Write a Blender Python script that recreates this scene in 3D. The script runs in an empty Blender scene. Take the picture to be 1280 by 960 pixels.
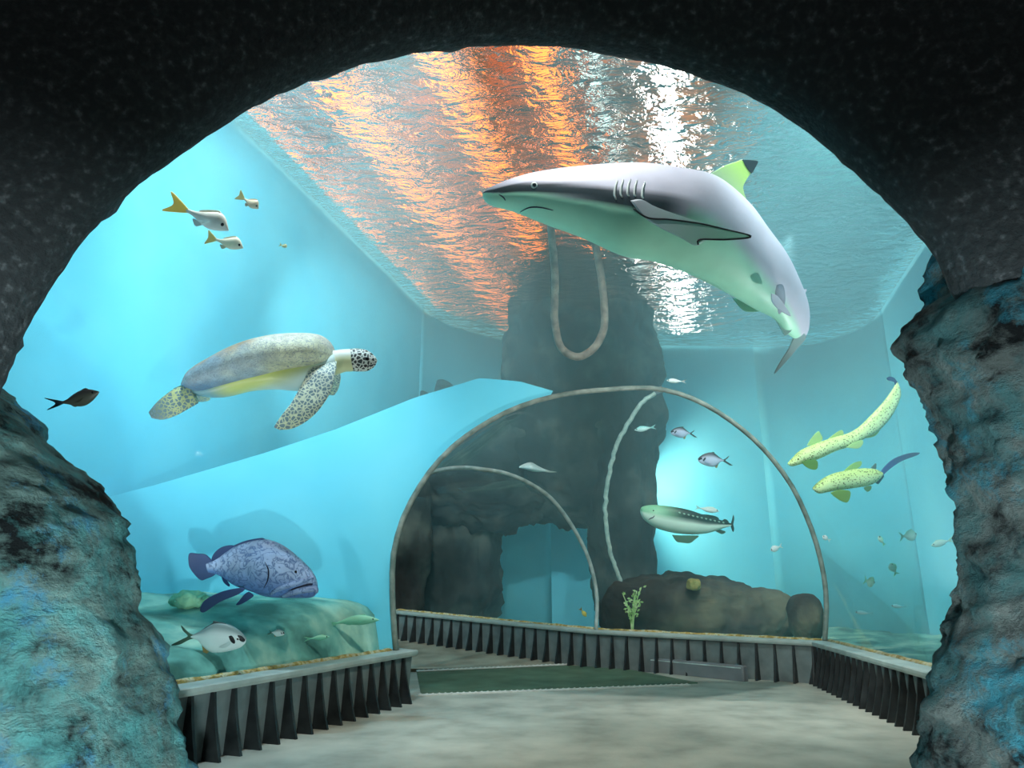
import bpy, bmesh, math, random
from mathutils import Vector, Matrix, noise
from mathutils.geometry import intersect_point_line
random.seed(7)
SC = bpy.context.scene
COL = SC.collection
PI = math.pi

# ------------------------------------------------------------------ camera
F, CX, CY, HORIZON, CAMZ = 900.0, 640.0, 480.0, 735.0, 1.0
PITCH = math.atan((HORIZON - CY) / F)
CAM = Vector((0, 0, CAMZ))
RIGHT = Vector((1, 0, 0))
UP = Vector((0, -math.sin(PITCH), math.cos(PITCH)))
FWD = Vector((0, math.cos(PITCH), math.sin(PITCH)))
cam_data = bpy.data.cameras.new('camera')
cam = bpy.data.objects.new('camera', cam_data)
COL.objects.link(cam)
cam.location = CAM
cam.rotation_euler = (PI / 2 + PITCH, 0, 0)
cam_data.sensor_width = 36
cam_data.lens = F / 1280 * 36
cam_data.clip_end = 200
SC.camera = cam


def ray(px, py):
    return RIGHT * ((px - CX) / F) + UP * ((CY - py) / F) + FWD


def at_depth(px, py, d):
    return CAM + ray(px, py) * d


def at_height(px, py, z):
    r = ray(px, py)
    return CAM + r * ((z - CAMZ) / r.z)


def at_y(px, py, y):
    r = ray(px, py)
    return CAM + r * (y / r.y)


def on_plane(px, py, a, b):
    """point of the sight line on the vertical plane through plan points a, b"""
    n = Vector((-(b.y - a.y), b.x - a.x, 0)).normalized()
    r = ray(px, py)
    return CAM + r * ((a - CAM).dot(n) / r.dot(n))


# ------------------------------------------------------------------ objects
def link(name, me, mat=None, parent=None, smooth=True):
    o = bpy.data.objects.new(name, me)
    COL.objects.link(o)
    if mat:
        me.materials.append(mat)
    if smooth:
        for p in me.polygons:
            p.use_smooth = True
    if parent:
        o.parent = parent
    return o


def mesh(name, verts, faces, mat=None, parent=None, smooth=True, cols=None):
    me = bpy.data.meshes.new(name)
    me.from_pydata([tuple(v) for v in verts], [], faces)
    if cols:
        a = me.color_attributes.new('pigment', 'FLOAT_COLOR', 'POINT')
        for i, c in enumerate(cols):
            a.data[i].color = (c[0], c[1], c[2], 1)
    me.validate()
    me.update()
    bm = bmesh.new()
    bm.from_mesh(me)
    bmesh.ops.recalc_face_normals(bm, faces=bm.faces)
    bm.to_mesh(me)
    bm.free()
    return link(name, me, mat, parent, smooth)


def thing(name, label, cat, loc=(0, 0, 0), group=None):
    o = bpy.data.objects.new(name, None)
    COL.objects.link(o)
    o.location = loc
    o.empty_display_size = .1
    o['label'] = label
    o['category'] = cat
    if group:
        o['group'] = group
    return o


def tag(o, label, cat, group=None, kind=None):
    o['label'] = label
    o['category'] = cat
    if group:
        o['group'] = group
    if kind:
        o['kind'] = kind
    return o


def struct(o, label=None):
    o['kind'] = 'structure'
    if label:
        o['label'] = label
    return o


def rings_to_faces(nr, n, closed=True, cap=True):
    fs = []
    for i in range(nr - 1):
        for j in range(n if closed else n - 1):
            k = (j + 1) % n
            fs.append((i * n + j, i * n + k, (i + 1) * n + k, (i + 1) * n + j))
    if cap:
        fs.append(tuple(range(n - 1, -1, -1)))
        fs.append(tuple((nr - 1) * n + j for j in range(n)))
    return fs


def tube_geo(pts, r, n=8):
    """verts, faces of a tube along pts; r a number or a list"""
    pts = [Vector(p) for p in pts]
    vs = []
    prev = None
    for i, p in enumerate(pts):
        t = (pts[min(i + 1, len(pts) - 1)] - pts[max(i - 1, 0)]).normalized()
        ref = prev if prev else (Vector((0, 0, 1)) if abs(t.z) < .9 else Vector((1, 0, 0)))
        u = (ref - t * ref.dot(t)).normalized()
        prev = u
        w = t.cross(u)
        rr = r[i] if isinstance(r, (list, tuple)) else r
        for k in range(n):
            a = 2 * PI * k / n
            vs.append(p + (u * math.cos(a) + w * math.sin(a)) * rr)
    return vs, rings_to_faces(len(pts), n)


def tube(name, pts, r, mat, parent=None, n=8):
    v, f = tube_geo(pts, r, n)
    return mesh(name, v, f, mat, parent)


def spline(pts, n):
    """Catmull-Rom resample of tuples to n points"""
    P = [tuple(p) for p in pts]
    out = []
    m = len(P) - 1
    for i in range(n):
        s = i / (n - 1) * m
        k = min(int(s), m - 1)
        t = s - k
        p0, p1, p2, p3 = P[max(k - 1, 0)], P[k], P[k + 1], P[min(k + 2, m)]
        out.append(tuple(.5 * (2 * b + (c - a) * t + (2 * a - 5 * b + 4 * c - d) * t * t + (3 * b - a - 3 * c + d) * t ** 3)
                         for a, b, c, d in zip(p0, p1, p2, p3)))
    return out


def resample(pts, n):
    """equal arc length"""
    pts = [Vector(p) for p in pts]
    L = [0]
    for a, b in zip(pts, pts[1:]):
        L.append(L[-1] + (b - a).length)
    out = []
    k = 0
    for i in range(n):
        s = L[-1] * i / (n - 1)
        while k < len(L) - 2 and L[k + 1] < s:
            k += 1
        d = L[k + 1] - L[k]
        out.append(pts[k].lerp(pts[k + 1], (s - L[k]) / d if d else 0))
    return out


def fbm(p, s, oct=4, seed=0):
    v, a, f = 0, 1, s
    o = Vector((seed * 13.7, seed * 7.1, seed * 3.3))
    for _ in range(oct):
        v += a * noise.noise(Vector(p) * f + o)
        a *= .5
        f *= 2.1
    return v


# ------------------------------------------------------------------ materials
def new_mat(name):
    m = bpy.data.materials.new(name)
    m.use_nodes = True
    nt = m.node_tree
    nt.nodes.clear()
    out = nt.nodes.new('ShaderNodeOutputMaterial')
    return m, nt, out


def N(nt, typ, **kw):
    n = nt.nodes.new(typ)
    for k, v in kw.items():
        if k in n.inputs:
            n.inputs[k].default_value = v
        else:
            setattr(n, k, v)
    return n


def rgb(r, g, b):
    """sRGB 0-255 to linear"""
    f = lambda c: (c / 255 / 12.92) if c / 255 <= .04045 else ((c / 255 + .055) / 1.055) ** 2.4
    return (f(r), f(g), f(b), 1)


def ramp(nt, fac, stops):
    r = nt.nodes.new('ShaderNodeValToRGB')
    el = r.color_ramp.elements
    while len(el) < len(stops):
        el.new(.5)
    for e, (p, c) in zip(el, stops):
        e.position = p
        e.color = c
    nt.links.new(fac, r.inputs[0])
    return r


def noisy(name, stops, scale=4, detail=6, rough=.7, bump=.2, stretch=(1, 1, 1), spec=.3, bscale=None, distort=0, metal=0):
    m, nt, out = new_mat(name)
    b = N(nt, 'ShaderNodeBsdfPrincipled', Roughness=rough, Metallic=metal)
    b.inputs['Specular IOR Level'].default_value = spec
    tc = N(nt, 'ShaderNodeTexCoord')
    mp = N(nt, 'ShaderNodeMapping')
    mp.inputs['Scale'].default_value = stretch
    nt.links.new(tc.outputs['Object'], mp.inputs[0])
    nz = N(nt, 'ShaderNodeTexNoise', Scale=scale, Detail=detail, Distortion=distort)
    nt.links.new(mp.outputs[0], nz.inputs['Vector'])
    r = ramp(nt, nz.outputs['Fac'], stops)
    nt.links.new(r.outputs[0], b.inputs['Base Color'])
    if bump:
        n2 = N(nt, 'ShaderNodeTexNoise', Scale=bscale or scale * 4, Detail=4)
        nt.links.new(mp.outputs[0], n2.inputs['Vector'])
        bp = N(nt, 'ShaderNodeBump', Strength=bump, Distance=.02)
        nt.links.new(n2.outputs['Fac'], bp.inputs['Height'])
        nt.links.new(bp.outputs[0], b.inputs['Normal'])
    nt.links.new(b.outputs[0], out.inputs['Surface'])
    return m


def glow(name, col, strength):
    m, nt, out = new_mat(name)
    e = N(nt, 'ShaderNodeEmission', Color=col, Strength=strength)
    nt.links.new(e.outputs[0], out.inputs['Surface'])
    return m


M = {}
M['concrete'] = noisy('floor_concrete', [(.3, rgb(146, 148, 136)), (.5, rgb(172, 172, 158)), (.7, rgb(188, 187, 172))], 2.6, 8, .75, .15, bscale=30)
M['ramp'] = noisy('ramp_concrete', [(.3, rgb(120, 116, 100)), (.7, rgb(176, 170, 150))], 2, 8, .75, .15, bscale=30)
M['greenmat'] = noisy('green_floor', [(.3, rgb(58, 84, 66)), (.7, rgb(96, 124, 100))], 3, 6, .5, .1)
M['strip'] = noisy('strip_white', [(.3, rgb(190, 190, 180)), (.7, rgb(220, 220, 212))], 20, 3, .6, .1)
M['curb'] = noisy('curb_panel', [(.3, rgb(92, 104, 104)), (.7, rgb(120, 132, 130))], 6, 6, .55, .1)
M['cap'] = noisy('curb_cap', [(.3, rgb(150, 164, 158)), (.7, rgb(180, 190, 182))], 5, 6, .5, .1)
M['fin'] = noisy('curb_fin', [(.3, rgb(26, 30, 31)), (.7, rgb(50, 55, 55))], 8, 6, .45, .1)
M['gravel'] = noisy('gravel', [(.25, rgb(110, 100, 70)), (.45, rgb(190, 160, 90)), (.58, rgb(215, 205, 170)), (.75, rgb(130, 150, 90))], 14, 8, .9, 1, bscale=60)
M['step'] = noisy('step_grey', [(.3, rgb(104, 110, 112)), (.7, rgb(128, 132, 132))], 3, 5, .6, .08)
M['trim'] = noisy('joint_trim', [(.3, rgb(150, 165, 160)), (.7, rgb(205, 215, 208))], 8, 4, .4, .05)
M['trimdark'] = noisy('joint_trim_grey', [(.3, rgb(92, 110, 104)), (.7, rgb(150, 160, 150))], 8, 4, .4, .05)  # darker grey than the small ring's trim
M['arch'] = noisy('cave_stone', [(.45, rgb(52, 56, 58)), (.6, rgb(64, 68, 70)), (.75, rgb(104, 108, 110))], 26, 10, .9, .9, bscale=34)
M['wall'] = noisy('tank_wall_paint', [(.35, rgb(98, 204, 230)), (.65, rgb(120, 218, 238))], .7, 3, .8, .05)
M['sand'] = noisy('seabed_sand', [(.35, rgb(70, 120, 110)), (.5, rgb(120, 180, 165)), (.66, rgb(190, 225, 200))], 2.2, 6, .9, .6, stretch=(1, 1, 1), bscale=8)
M['cliff'] = noisy('tank_rock', [(.38, rgb(22, 25, 24)), (.52, rgb(48, 52, 49)), (.72, rgb(100, 104, 94))], 1.3, 9, .9, .8, bscale=7)
M['cliffbrown'] = noisy('tank_rock_brown', [(.36, rgb(40, 36, 33)), (.5, rgb(62, 58, 50)), (.7, rgb(110, 106, 84))], 1.1, 9, .9, .8, bscale=7)
M['hose'] = noisy('reflection_pale', [(.3, rgb(150, 175, 165)), (.7, rgb(200, 215, 200))], 12, 3, .6, .05)  # tone of the glass reflection modelled as a tube
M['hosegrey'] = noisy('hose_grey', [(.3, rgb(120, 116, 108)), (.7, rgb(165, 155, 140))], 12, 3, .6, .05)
M['leaf'] = noisy('sea_plant_leaf', [(.3, rgb(110, 160, 90)), (.5, rgb(170, 210, 140)), (.7, rgb(225, 235, 190))], 9, 4, .7, .1)
M['ceil_orange'] = noisy('hall_ceiling_timber', [(.36, rgb(60, 52, 40)), (.5, rgb(140, 92, 50)), (.62, rgb(225, 140, 60))], 1.1, 6, .9, 0, stretch=(1, .5, 1))
M['ceil_teal'] = noisy('hall_ceiling_painted', [(.4, rgb(40, 92, 96)), (.6, rgb(86, 150, 150))], .6, 4, .9, 0)
M['lampwhite'] = glow('lamp_white', (1, .95, .88, 1), 40)
M['lampdim'] = glow('lamp_soft', (.75, .95, .9, 1), 1.6)
M['lamporange'] = glow('lamp_orange', (1, .24, .015, 1), 3.2)


def rock_mat(name, stops, patch, patch2, pscale=3.0):
    """stone with blue-green growth in irregular patches and dark pits"""
    m, nt, out = new_mat(name)
    b = N(nt, 'ShaderNodeBsdfPrincipled', Roughness=.85)
    b.inputs['Specular IOR Level'].default_value = .2
    tc = N(nt, 'ShaderNodeTexCoord')
    mp = N(nt, 'ShaderNodeMapping')
    mp.inputs['Scale'].default_value = (1, 1, 1.5)
    nt.links.new(tc.outputs['Object'], mp.inputs[0])
    nz = N(nt, 'ShaderNodeTexNoise', Scale=3.2, Detail=10, Roughness=.65)
    nt.links.new(mp.outputs[0], nz.inputs['Vector'])
    base = ramp(nt, nz.outputs['Fac'], stops)
    n2 = N(nt, 'ShaderNodeTexNoise', Scale=pscale, Detail=8, Roughness=.7, Distortion=.4)
    nt.links.new(tc.outputs['Object'], n2.inputs['Vector'])
    f2 = ramp(nt, n2.outputs['Fac'], [(.46, (0, 0, 0, 1)), (.62, (.85, .85, .85, 1))])
    mx = N(nt, 'ShaderNodeMixRGB')
    nt.links.new(f2.outputs[0], mx.inputs[0])
    nt.links.new(base.outputs[0], mx.inputs[1])
    mx.inputs[2].default_value = patch
    n3 = N(nt, 'ShaderNodeTexNoise', Scale=pscale * .8, Detail=9, Roughness=.75)
    mp3 = N(nt, 'ShaderNodeMapping')
    mp3.inputs['Location'].default_value = (4, 9, 2)
    nt.links.new(tc.outputs['Object'], mp3.inputs[0])
    nt.links.new(mp3.outputs[0], n3.inputs['Vector'])
    f3 = ramp(nt, n3.outputs['Fac'], [(.54, (0, 0, 0, 1)), (.64, (.9, .9, .9, 1))])
    mx2 = N(nt, 'ShaderNodeMixRGB')
    nt.links.new(f3.outputs[0], mx2.inputs[0])
    nt.links.new(mx.outputs[0], mx2.inputs[1])
    mx2.inputs[2].default_value = patch2
    nt.links.new(mx2.outputs[0], b.inputs['Base Color'])
    nb = N(nt, 'ShaderNodeTexNoise', Scale=14, Detail=8, Roughness=.7)
    nt.links.new(mp.outputs[0], nb.inputs['Vector'])
    bp = N(nt, 'ShaderNodeBump', Strength=1, Distance=.09)
    nt.links.new(nb.outputs['Fac'], bp.inputs['Height'])
    nt.links.new(bp.outputs[0], b.inputs['Normal'])
    nt.links.new(b.outputs[0], out.inputs['Surface'])
    return m


M['boulder'] = rock_mat('boulder_stone', [(.40, rgb(20, 28, 30)), (.47, rgb(96, 122, 118)), (.66, rgb(150, 182, 174))], rgb(104, 184, 184), rgb(84, 168, 206))
M['pillar'] = rock_mat('pillar_stone', [(.40, rgb(22, 26, 28)), (.48, rgb(96, 104, 102)), (.66, rgb(140, 150, 146))], rgb(80, 130, 132), rgb(64, 150, 170), 2.6)

# clear acrylic: see-through with a faint gloss
m, nt, out = new_mat('acrylic')
tr = N(nt, 'ShaderNodeBsdfTransparent', Color=(.985, .995, .995, 1))
gl = N(nt, 'ShaderNodeBsdfGlossy', Roughness=.03)
lw = N(nt, 'ShaderNodeFresnel', IOR=1.07)
mx = N(nt, 'ShaderNodeMixShader')
ml = N(nt, 'ShaderNodeMath', operation='MULTIPLY')
ml.inputs[1].default_value = .3
nt.links.new(lw.outputs[0], ml.inputs[0])
nt.links.new(ml.outputs[0], mx.inputs[0])
nt.links.new(tr.outputs[0], mx.inputs[1])
nt.links.new(gl.outputs[0], mx.inputs[2])
nt.links.new(mx.outputs[0], out.inputs['Surface'])
M['acrylic'] = m

# water body: scattering, absorbing red
WATER_SCATTER, WATER_ABSORB = .06, .05
m, nt, out = new_mat('tank_water')
vs_ = N(nt, 'ShaderNodeVolumeScatter', Color=(.46, .91, 1, 1), Density=WATER_SCATTER, Anisotropy=.0)
va = N(nt, 'ShaderNodeVolumeAbsorption', Color=(.35, .9, .97, 1), Density=WATER_ABSORB)
ad = N(nt, 'ShaderNodeAddShader')
nt.links.new(vs_.outputs[0], ad.inputs[0])
nt.links.new(va.outputs[0], ad.inputs[1])
nt.links.new(ad.outputs[0], out.inputs['Volume'])
tr = N(nt, 'ShaderNodeBsdfTransparent')
nt.links.new(tr.outputs[0], out.inputs['Surface'])
M['water'] = m

# rippled water surface
m, nt, out = new_mat('water_surface')
g = N(nt, 'ShaderNodeBsdfGlass', Roughness=.02, IOR=1.10)
tc = N(nt, 'ShaderNodeTexCoord')
mp = N(nt, 'ShaderNodeMapping')
mp.inputs['Scale'].default_value = (1, 1.7, 1)
nt.links.new(tc.outputs['Object'], mp.inputs[0])
n1 = N(nt, 'ShaderNodeTexNoise', Scale=3.0, Detail=4, Roughness=.55, Distortion=.5)
nt.links.new(mp.outputs[0], n1.inputs['Vector'])
bp = N(nt, 'ShaderNodeBump', Strength=1, Distance=.19)
nt.links.new(n1.outputs['Fac'], bp.inputs['Height'])
nt.links.new(bp.outputs[0], g.inputs['Normal'])
nt.links.new(g.outputs[0], out.inputs['Surface'])
M['surface'] = m

# ------------------------------------------------------------------ tunnel frame
CAP = .44
# plan of the glass feet
L_NEAR, L_FAR = at_height(215, 857, CAP), at_height(495, 813, CAP)
R_NEAR, R_FAR = at_height(1155, 832, CAP), at_height(1031, 801, CAP)
B_FOOT = at_y(745, 787, 10.1)
C_FOOT = at_y(500, 763, 12.6)


def extend(a, b, y):
    t = (y - b.y) / (a.y - b.y)
    return b.lerp(a, t)


L0 = extend(L_NEAR, L_FAR, 3.35)
R0 = extend(R_NEAR, R_FAR, 3.65)
AX = Vector((.2667, 1.0394, 0)).normalized()       # tunnel direction
AXR = Vector((AX.y, -AX.x, 0))                     # to its right
NP = 49


def ellipse_arch(a, b, apex, bulge):
    """horseshoe arch standing on feet a, b"""
    c = (a + b) / 2
    h = (b - a)
    w = h.length / 2
    e = h.normalized()
    zc = a.z + bulge
    bb = apex - zc
    t0 = math.asin(min(.95, bulge / bb))
    aa = w / math.cos(t0)
    out = []
    for i in range(120):
        t = PI + t0 - (PI + 2 * t0) * i / 119
        p = c + e * (aa * math.cos(t))
        p.z = zc + bb * math.sin(t)
        out.append(p)
    return resample(out, NP)


RING_MOUTH = ellipse_arch(L0, R0, 4.0, 1.25)
px1 = [(495, 813), (491, 760), (491, 700), (499, 662), (512, 630), (540, 586), (580, 547), (640, 512), (700, 494), (760, 487), (822, 486),
       (880, 505), (940, 547), (985, 600), (1012, 655), (1027, 705), (1033, 750), (1031, 801)]
RING_1 = resample([on_plane(x, y, L_FAR, R_FAR) for x, y in spline(px1, 120)], NP)
AL = math.radians(40)
e2 = Vector((-math.cos(AL), -math.sin(AL), 0))
px2 = [(745, 787), (746, 745), (737, 702), (718, 662), (690, 624), (660, 603), (630, 591), (605, 587)]
h2 = [on_plane(x, y, B_FOOT, B_FOOT + e2) for x, y in spline(px2, 60)]
top2 = h2[-1]
mir = []
for p in h2[:-1]:
    d = (p - top2)
    k = d.dot(e2)
    q = p - e2 * (2 * k)
    mir.append(q)
RING_2 = resample(mir + list(reversed(h2)), NP)
dBC = Vector((C_FOOT.x - B_FOOT.x, C_FOOT.y - B_FOOT.y, 0)).normalized()
nBC = Vector((-dBC.y, dBC.x, 0))
RING_3 = []
for p in RING_2:
    d = p - B_FOOT
    q = C_FOOT + nBC * d.dot(e2) + Vector((0, 0, d.z))
    RING_3.append(q)
RING_3B = [p + dBC * 1.5 for p in RING_3]


def blend(r0, r1, n):
    return [[a.lerp(b, i / n) for a, b in zip(r0, r1)] for i in range(n)]


ALLR = blend(RING_MOUTH, RING_1, 8)
sec1 = ALLR + [RING_1]
sec2 = blend(RING_1, RING_2, 6) + [RING_2]
sec3 = blend(RING_2, RING_3, 4) + blend(RING_3, RING_3B, 1) + [RING_3B]


def open_shell(name, rings, mat):
    v = [p for r in rings for p in r]
    o = mesh(name, v, rings_to_faces(len(rings), NP, closed=False, cap=False), mat)
    return o


w1 = struct(open_shell('window_1', sec1, M['acrylic']), 'near clear acrylic vault of the underwater tunnel, right behind the rock arch')
w2 = struct(open_shell('window_2', sec2, M['acrylic']), 'middle clear acrylic vault between the large joint ring and the small joint ring')
w3 = struct(open_shell('window_3', sec3, M['acrylic']), 'far clear acrylic vault behind the smaller joint ring')


def joint(name, ring, r, mat):
    v, f = tube_geo(ring, r, 8)
    return struct(mesh(name, v, f, mat))


struct(joint('trim_1', RING_1, .028, M['trimdark']), 'large grey joint ring where the near vault ends')
struct(joint('trim_2', RING_2, .026, M['trim']), 'smaller pale joint ring further down the tunnel')

# ------------------------------------------------------------------ water body (one closed skin around tank and tunnel)
SURF = 6.5
TL, TR, TB = 2.0, 2.2, 13.0
md = (R0 - L0)
md.z = 0
md.normalize()
FL, FR = L0 - md * TL, R0 + md * TR
BL, BR = FL + AX * TB, FR + AX * TB
ZB = -.25


def shrink(r):
    """move a ring a little outwards (into the water) and close it under the floor"""
    c = (r[0] + r[-1]) / 2 + Vector((0, 0, .8))
    o = [c + (p - c) * 1.012 for p in r]
    a, b = o[-1].copy(), o[0].copy()
    a.z = b.z = -.12
    return o + [a, b]


def outer(a, b, n):
    """rectangle a-b x ZB..SURF walked like an arch: up the left, over, down the right, under"""
    pts = []
    hgt = SURF - .02
    per = [Vector((a.x, a.y, .3)), Vector((a.x, a.y, hgt)), Vector((b.x, b.y, hgt)), Vector((b.x, b.y, .3))]
    pts = resample(per, n)
    # snap the nearest points to the corners
    for c in per[1:3]:
        k = min(range(n), key=lambda i: (pts[i] - c).length)
        pts[k] = c.copy()
    return pts + [Vector((b.x, b.y, ZB)), Vector((a.x, a.y, ZB))]


skin = [outer(BL, BR, NP), outer(FL, FR, NP)] + [shrink(r) for r in sec1 + sec2[1:] + sec3[1:]]
v = [p for r in skin for p in r]
wb = mesh('water', v, rings_to_faces(len(skin), NP + 2), M['water'], smooth=False)
tag(wb, 'blue-green tank water surrounding the glass tunnel', 'water', kind='stuff')

# water surface with ripples
ctr = (FL + BR) / 2
n = 60
o0, ux, uy = FL - AX * .0, (FR - FL), (BL - FL)
v = []
for i in range(n + 1):
    for j in range(n + 1):
        p = o0 + ux * (i / n) + uy * (j / n)
        p.z = SURF + .03 * fbm((p.x, p.y, 0), .5, 2)
        v.append(p)
f = [(i * (n + 1) + j, i * (n + 1) + j + 1, (i + 1) * (n + 1) + j + 1, (i + 1) * (n + 1) + j) for i in range(n) for j in range(n)]
ws = mesh('water_surface', v, f, M['surface'])
tag(ws, 'rippling water surface overhead with orange and white lamp reflections', 'water surface', kind='stuff')


def slab(name, pts, thick, mat, outward, z0, z1):
    """upright wall from plan point pts[0] to pts[1]"""
    a, b = pts
    o = outward * thick
    vs = []
    for p in (a, b, b + o, a + o):
        vs.append(Vector((p.x, p.y, z0)))
    for p in (a, b, b + o, a + o):
        vs.append(Vector((p.x, p.y, z1)))
    return struct(mesh(name, vs, [(3, 2, 1, 0), (4, 5, 6, 7), (0, 1, 5, 4), (1, 2, 6, 5), (2, 3, 7, 6), (3, 0, 4, 7)], mat, smooth=False))


slab('wall_left', (FL + AX * .05 - md * .05, BL - md * .05), .3, M['wall'], -AXR, ZB, SURF + .25)
slab('wall_right', (FR + AX * .05 + md * .05, BR + md * .05), .3, M['wall'], AXR, ZB, SURF + .25)
slab('wall_back', (BL + AX * .05 - md * .4, BR + AX * .05 + md * .4), .3, M['wall'], AX, ZB, SURF + .25)


def cove(name, c, d1, d2, r, mat):
    """rounded inside corner between two walls; c the corner in plan, d1 and d2 run away from it"""
    o_ = c + d1 * r + d2 * r
    pts = [o_ - (d2 * math.cos(a) + d1 * math.sin(a)) * r for a in [PI / 2 * i / 16 for i in range(17)]]
    back = [c - (d1 + d2) * .1]
    ring_ = pts + back
    vs = [Vector((q.x, q.y, z)) for z in (ZB, SURF + .2) for q in ring_]
    return struct(mesh(name, vs, rings_to_faces(2, len(ring_)), mat))


cove('wall_corner', BR + (md + AX) * .052, -md, -AX, 2.6, M['wall'])
cove('wall_corner', BL + (AX - md) * .052, md, -AX, 2.2, M['wall'])


# hall ceiling over the tank: timber band and painted bays
def lat(a, l, z):
    p = AX * a + AXR * l
    return Vector((p.x, p.y, z))


def deck(name, a0, a1, l0, l1, z, mat, t=.1):
    vs = [lat(a0, l0, z), lat(a1, l0, z), lat(a1, l1, z), lat(a0, l1, z)]
    vs += [p + Vector((0, 0, t)) for p in vs]
    return struct(mesh(name, vs, [(0, 1, 2, 3), (7, 6, 5, 4), (0, 4, 5, 1), (1, 5, 6, 2), (2, 6, 7, 3), (3, 7, 4, 0)], mat, smooth=False))


CEIL = 9.0
deck('ceiling', -3, 40, -16, 1.7, CEIL, M['ceil_orange'])
deck('ceiling_right', -3, 40, 1.7, 16, CEIL, M['ceil_teal'])


def lamp_strip(l, a0, a1, mat, label, w=.12):
    t = thing('strip_lamp', label, 'lamp', lat((a0 + a1) / 2, l, CEIL))
    inv = Matrix.Translation(-t.location)
    def bx(name, l0, l1, z0, z1, m):
        vs = [lat(a0, l0, z0), lat(a1, l0, z0), lat(a1, l1, z0), lat(a0, l1, z0)]
        vs += [p + Vector((0, 0, z1 - z0)) for p in vs]
        vs = [inv @ p for p in vs]
        mesh(name, vs, [(0, 1, 2, 3), (7, 6, 5, 4), (0, 4, 5, 1), (1, 5, 6, 2), (2, 6, 7, 3), (3, 7, 4, 0)], m, t, smooth=False)
    bx('housing', l - w * .8, l + w * .8, CEIL - .12, CEIL - .002, M['step'])
    bx('tube', l - w / 2, l + w / 2, CEIL - .2, CEIL - .12, mat)
    return t


lamp_strip(-.05, 4, 30, M['lampwhite'], 'white strip lamp seen as a bright glitter streak in the water surface', .17)
lamp_strip(-1.2, 4, 30, M['lampdim'], 'soft greenish strip lamp above the water, between white and orange lamps', .2)
lamp_strip(-2.0, 4, 30, M['lamporange'], 'orange strip lamp above the water, nearest the white lamp', .4)
lamp_strip(-3.6, 4, 30, M['lamporange'], 'orange strip lamp above the water, second from the white lamp', .5)
lamp_strip(-5.6, 4, 30, M['lamporange'], 'orange strip lamp above the water, third from the white lamp', .6)
lamp_strip(-7.8, 4, 30, M['lamporange'], 'orange strip lamp above the water, furthest to the left', .6)

# partition wall of the left basin, meeting the large joint ring
pd = (L_FAR - R_FAR)
pd.z = 0
pd.normalize()
pe = L_FAR + pd * 3.6
kk = max(i for i in range(NP) if RING_1[i].x < on_plane(690, 500, L_FAR, R_FAR).x and i < NP * .7)
inner = [Vector((pe.x, pe.y, .1)), Vector((L_FAR.x, L_FAR.y, .1))] + RING_1[:kk + 1]
outerc = [on_plane(x, y, L_FAR, R_FAR) for x, y in ((60, 640), (130, 622), (200, 604), (330, 566), (420, 536), (520, 496), (600, 472), (650, 476), (692, 488))]
outerc[0] = Vector((pe.x, pe.y, outerc[1].z - .05))
a_, b_ = resample(inner, 60), resample(outerc, 60)
bk = Vector((-pd.y, pd.x, 0))
if bk.y < 0:
    bk = -bk
rows = 8
sv, sf = [], []
for side in (0, .12):
    for i in range(60):
        for j in range(rows + 1):
            sv.append(a_[i].lerp(b_[i], j / rows) + bk * (side + .02))
W_ = rows + 1
for s_ in (0, 1):
    for i in range(59):
        for j in range(rows):
            q_ = [s_ * 60 * W_ + k for k in (i * W_ + j, (i + 1) * W_ + j, (i + 1) * W_ + j + 1, i * W_ + j + 1)]
            sf.append(tuple(q_ if s_ == 0 else reversed(q_)))
for i in range(59):
    for j in (0, rows):
        sf.append((i * W_ + j, (i + 1) * W_ + j, 60 * W_ + (i + 1) * W_ + j, 60 * W_ + i * W_ + j))
for i in (0, 59):
    for j in range(rows):
        sf.append((i * W_ + j, i * W_ + j + 1, 60 * W_ + i * W_ + j + 1, 60 * W_ + i * W_ + j))
struct(mesh('wall_partition', sv, sf, M['wall'], smooth=False))
# ------------------------------------------------------------------ floor
def poly_slab(name, pts, t, mat):
    n = len(pts)
    vs = [Vector(p) for p in pts] + [Vector(p) - Vector((0, 0, t)) for p in pts]
    fs = [tuple(range(n)), tuple(range(2 * n - 1, n - 1, -1))] + [(i, (i + 1) % n, n + (i + 1) % n, n + i) for i in range(n)]
    return mesh(name, vs, fs, mat, smooth=False)


gl_a, gl_b = L_FAR, R_FAR
fl = poly_slab('floor', [(-7, -4, 0), (7, -4, 0), (7, 9.5, 0), (-3.5, 9.5, 0), (-7, 5, 0)], .1, M['concrete'])
struct(fl, 'grey concrete tunnel floor')
# ramp floor of the second tunnel, rising gently
r2a, r2b = at_height(518, 838, 0.0), at_height(760, 828, 0.0)
HB, HC = B_FOOT.z - .004, .44
rr_ = [r2b + Vector((.3, 0, 0)), Vector((B_FOOT.x, B_FOOT.y, 0)), Vector((C_FOOT.x, C_FOOT.y, 0)), Vector((C_FOOT.x, C_FOOT.y, 0)) + dBC * 1.5]
rl_ = [r2a + Vector((-.6, 0, 0)), r2a + Vector((-1.3, .8, 0)), RING_3[0].copy(), RING_3B[0].copy()]
for k, z in enumerate((.006, B_FOOT.z - HB, C_FOOT.z - HC, C_FOOT.z - HC)):
    rr_[k].z = rl_[k].z = z + .006
vs, fs = [], []
for a, b in zip(rr_, rl_):
    for e_ in (0, -.05):
        vs += [a + Vector((0, 0, e_)), b + Vector((0, 0, e_))]
for k in range(3):
    o_ = 4 * k
    fs += [(o_, o_ + 1, o_ + 5, o_ + 4), (o_ + 2, o_ + 6, o_ + 7, o_ + 3), (o_, o_ + 4, o_ + 6, o_ + 2), (o_ + 1, o_ + 3, o_ + 7, o_ + 5)]
fs += [(0, 2, 3, 1), (12, 13, 15, 14)]
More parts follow.
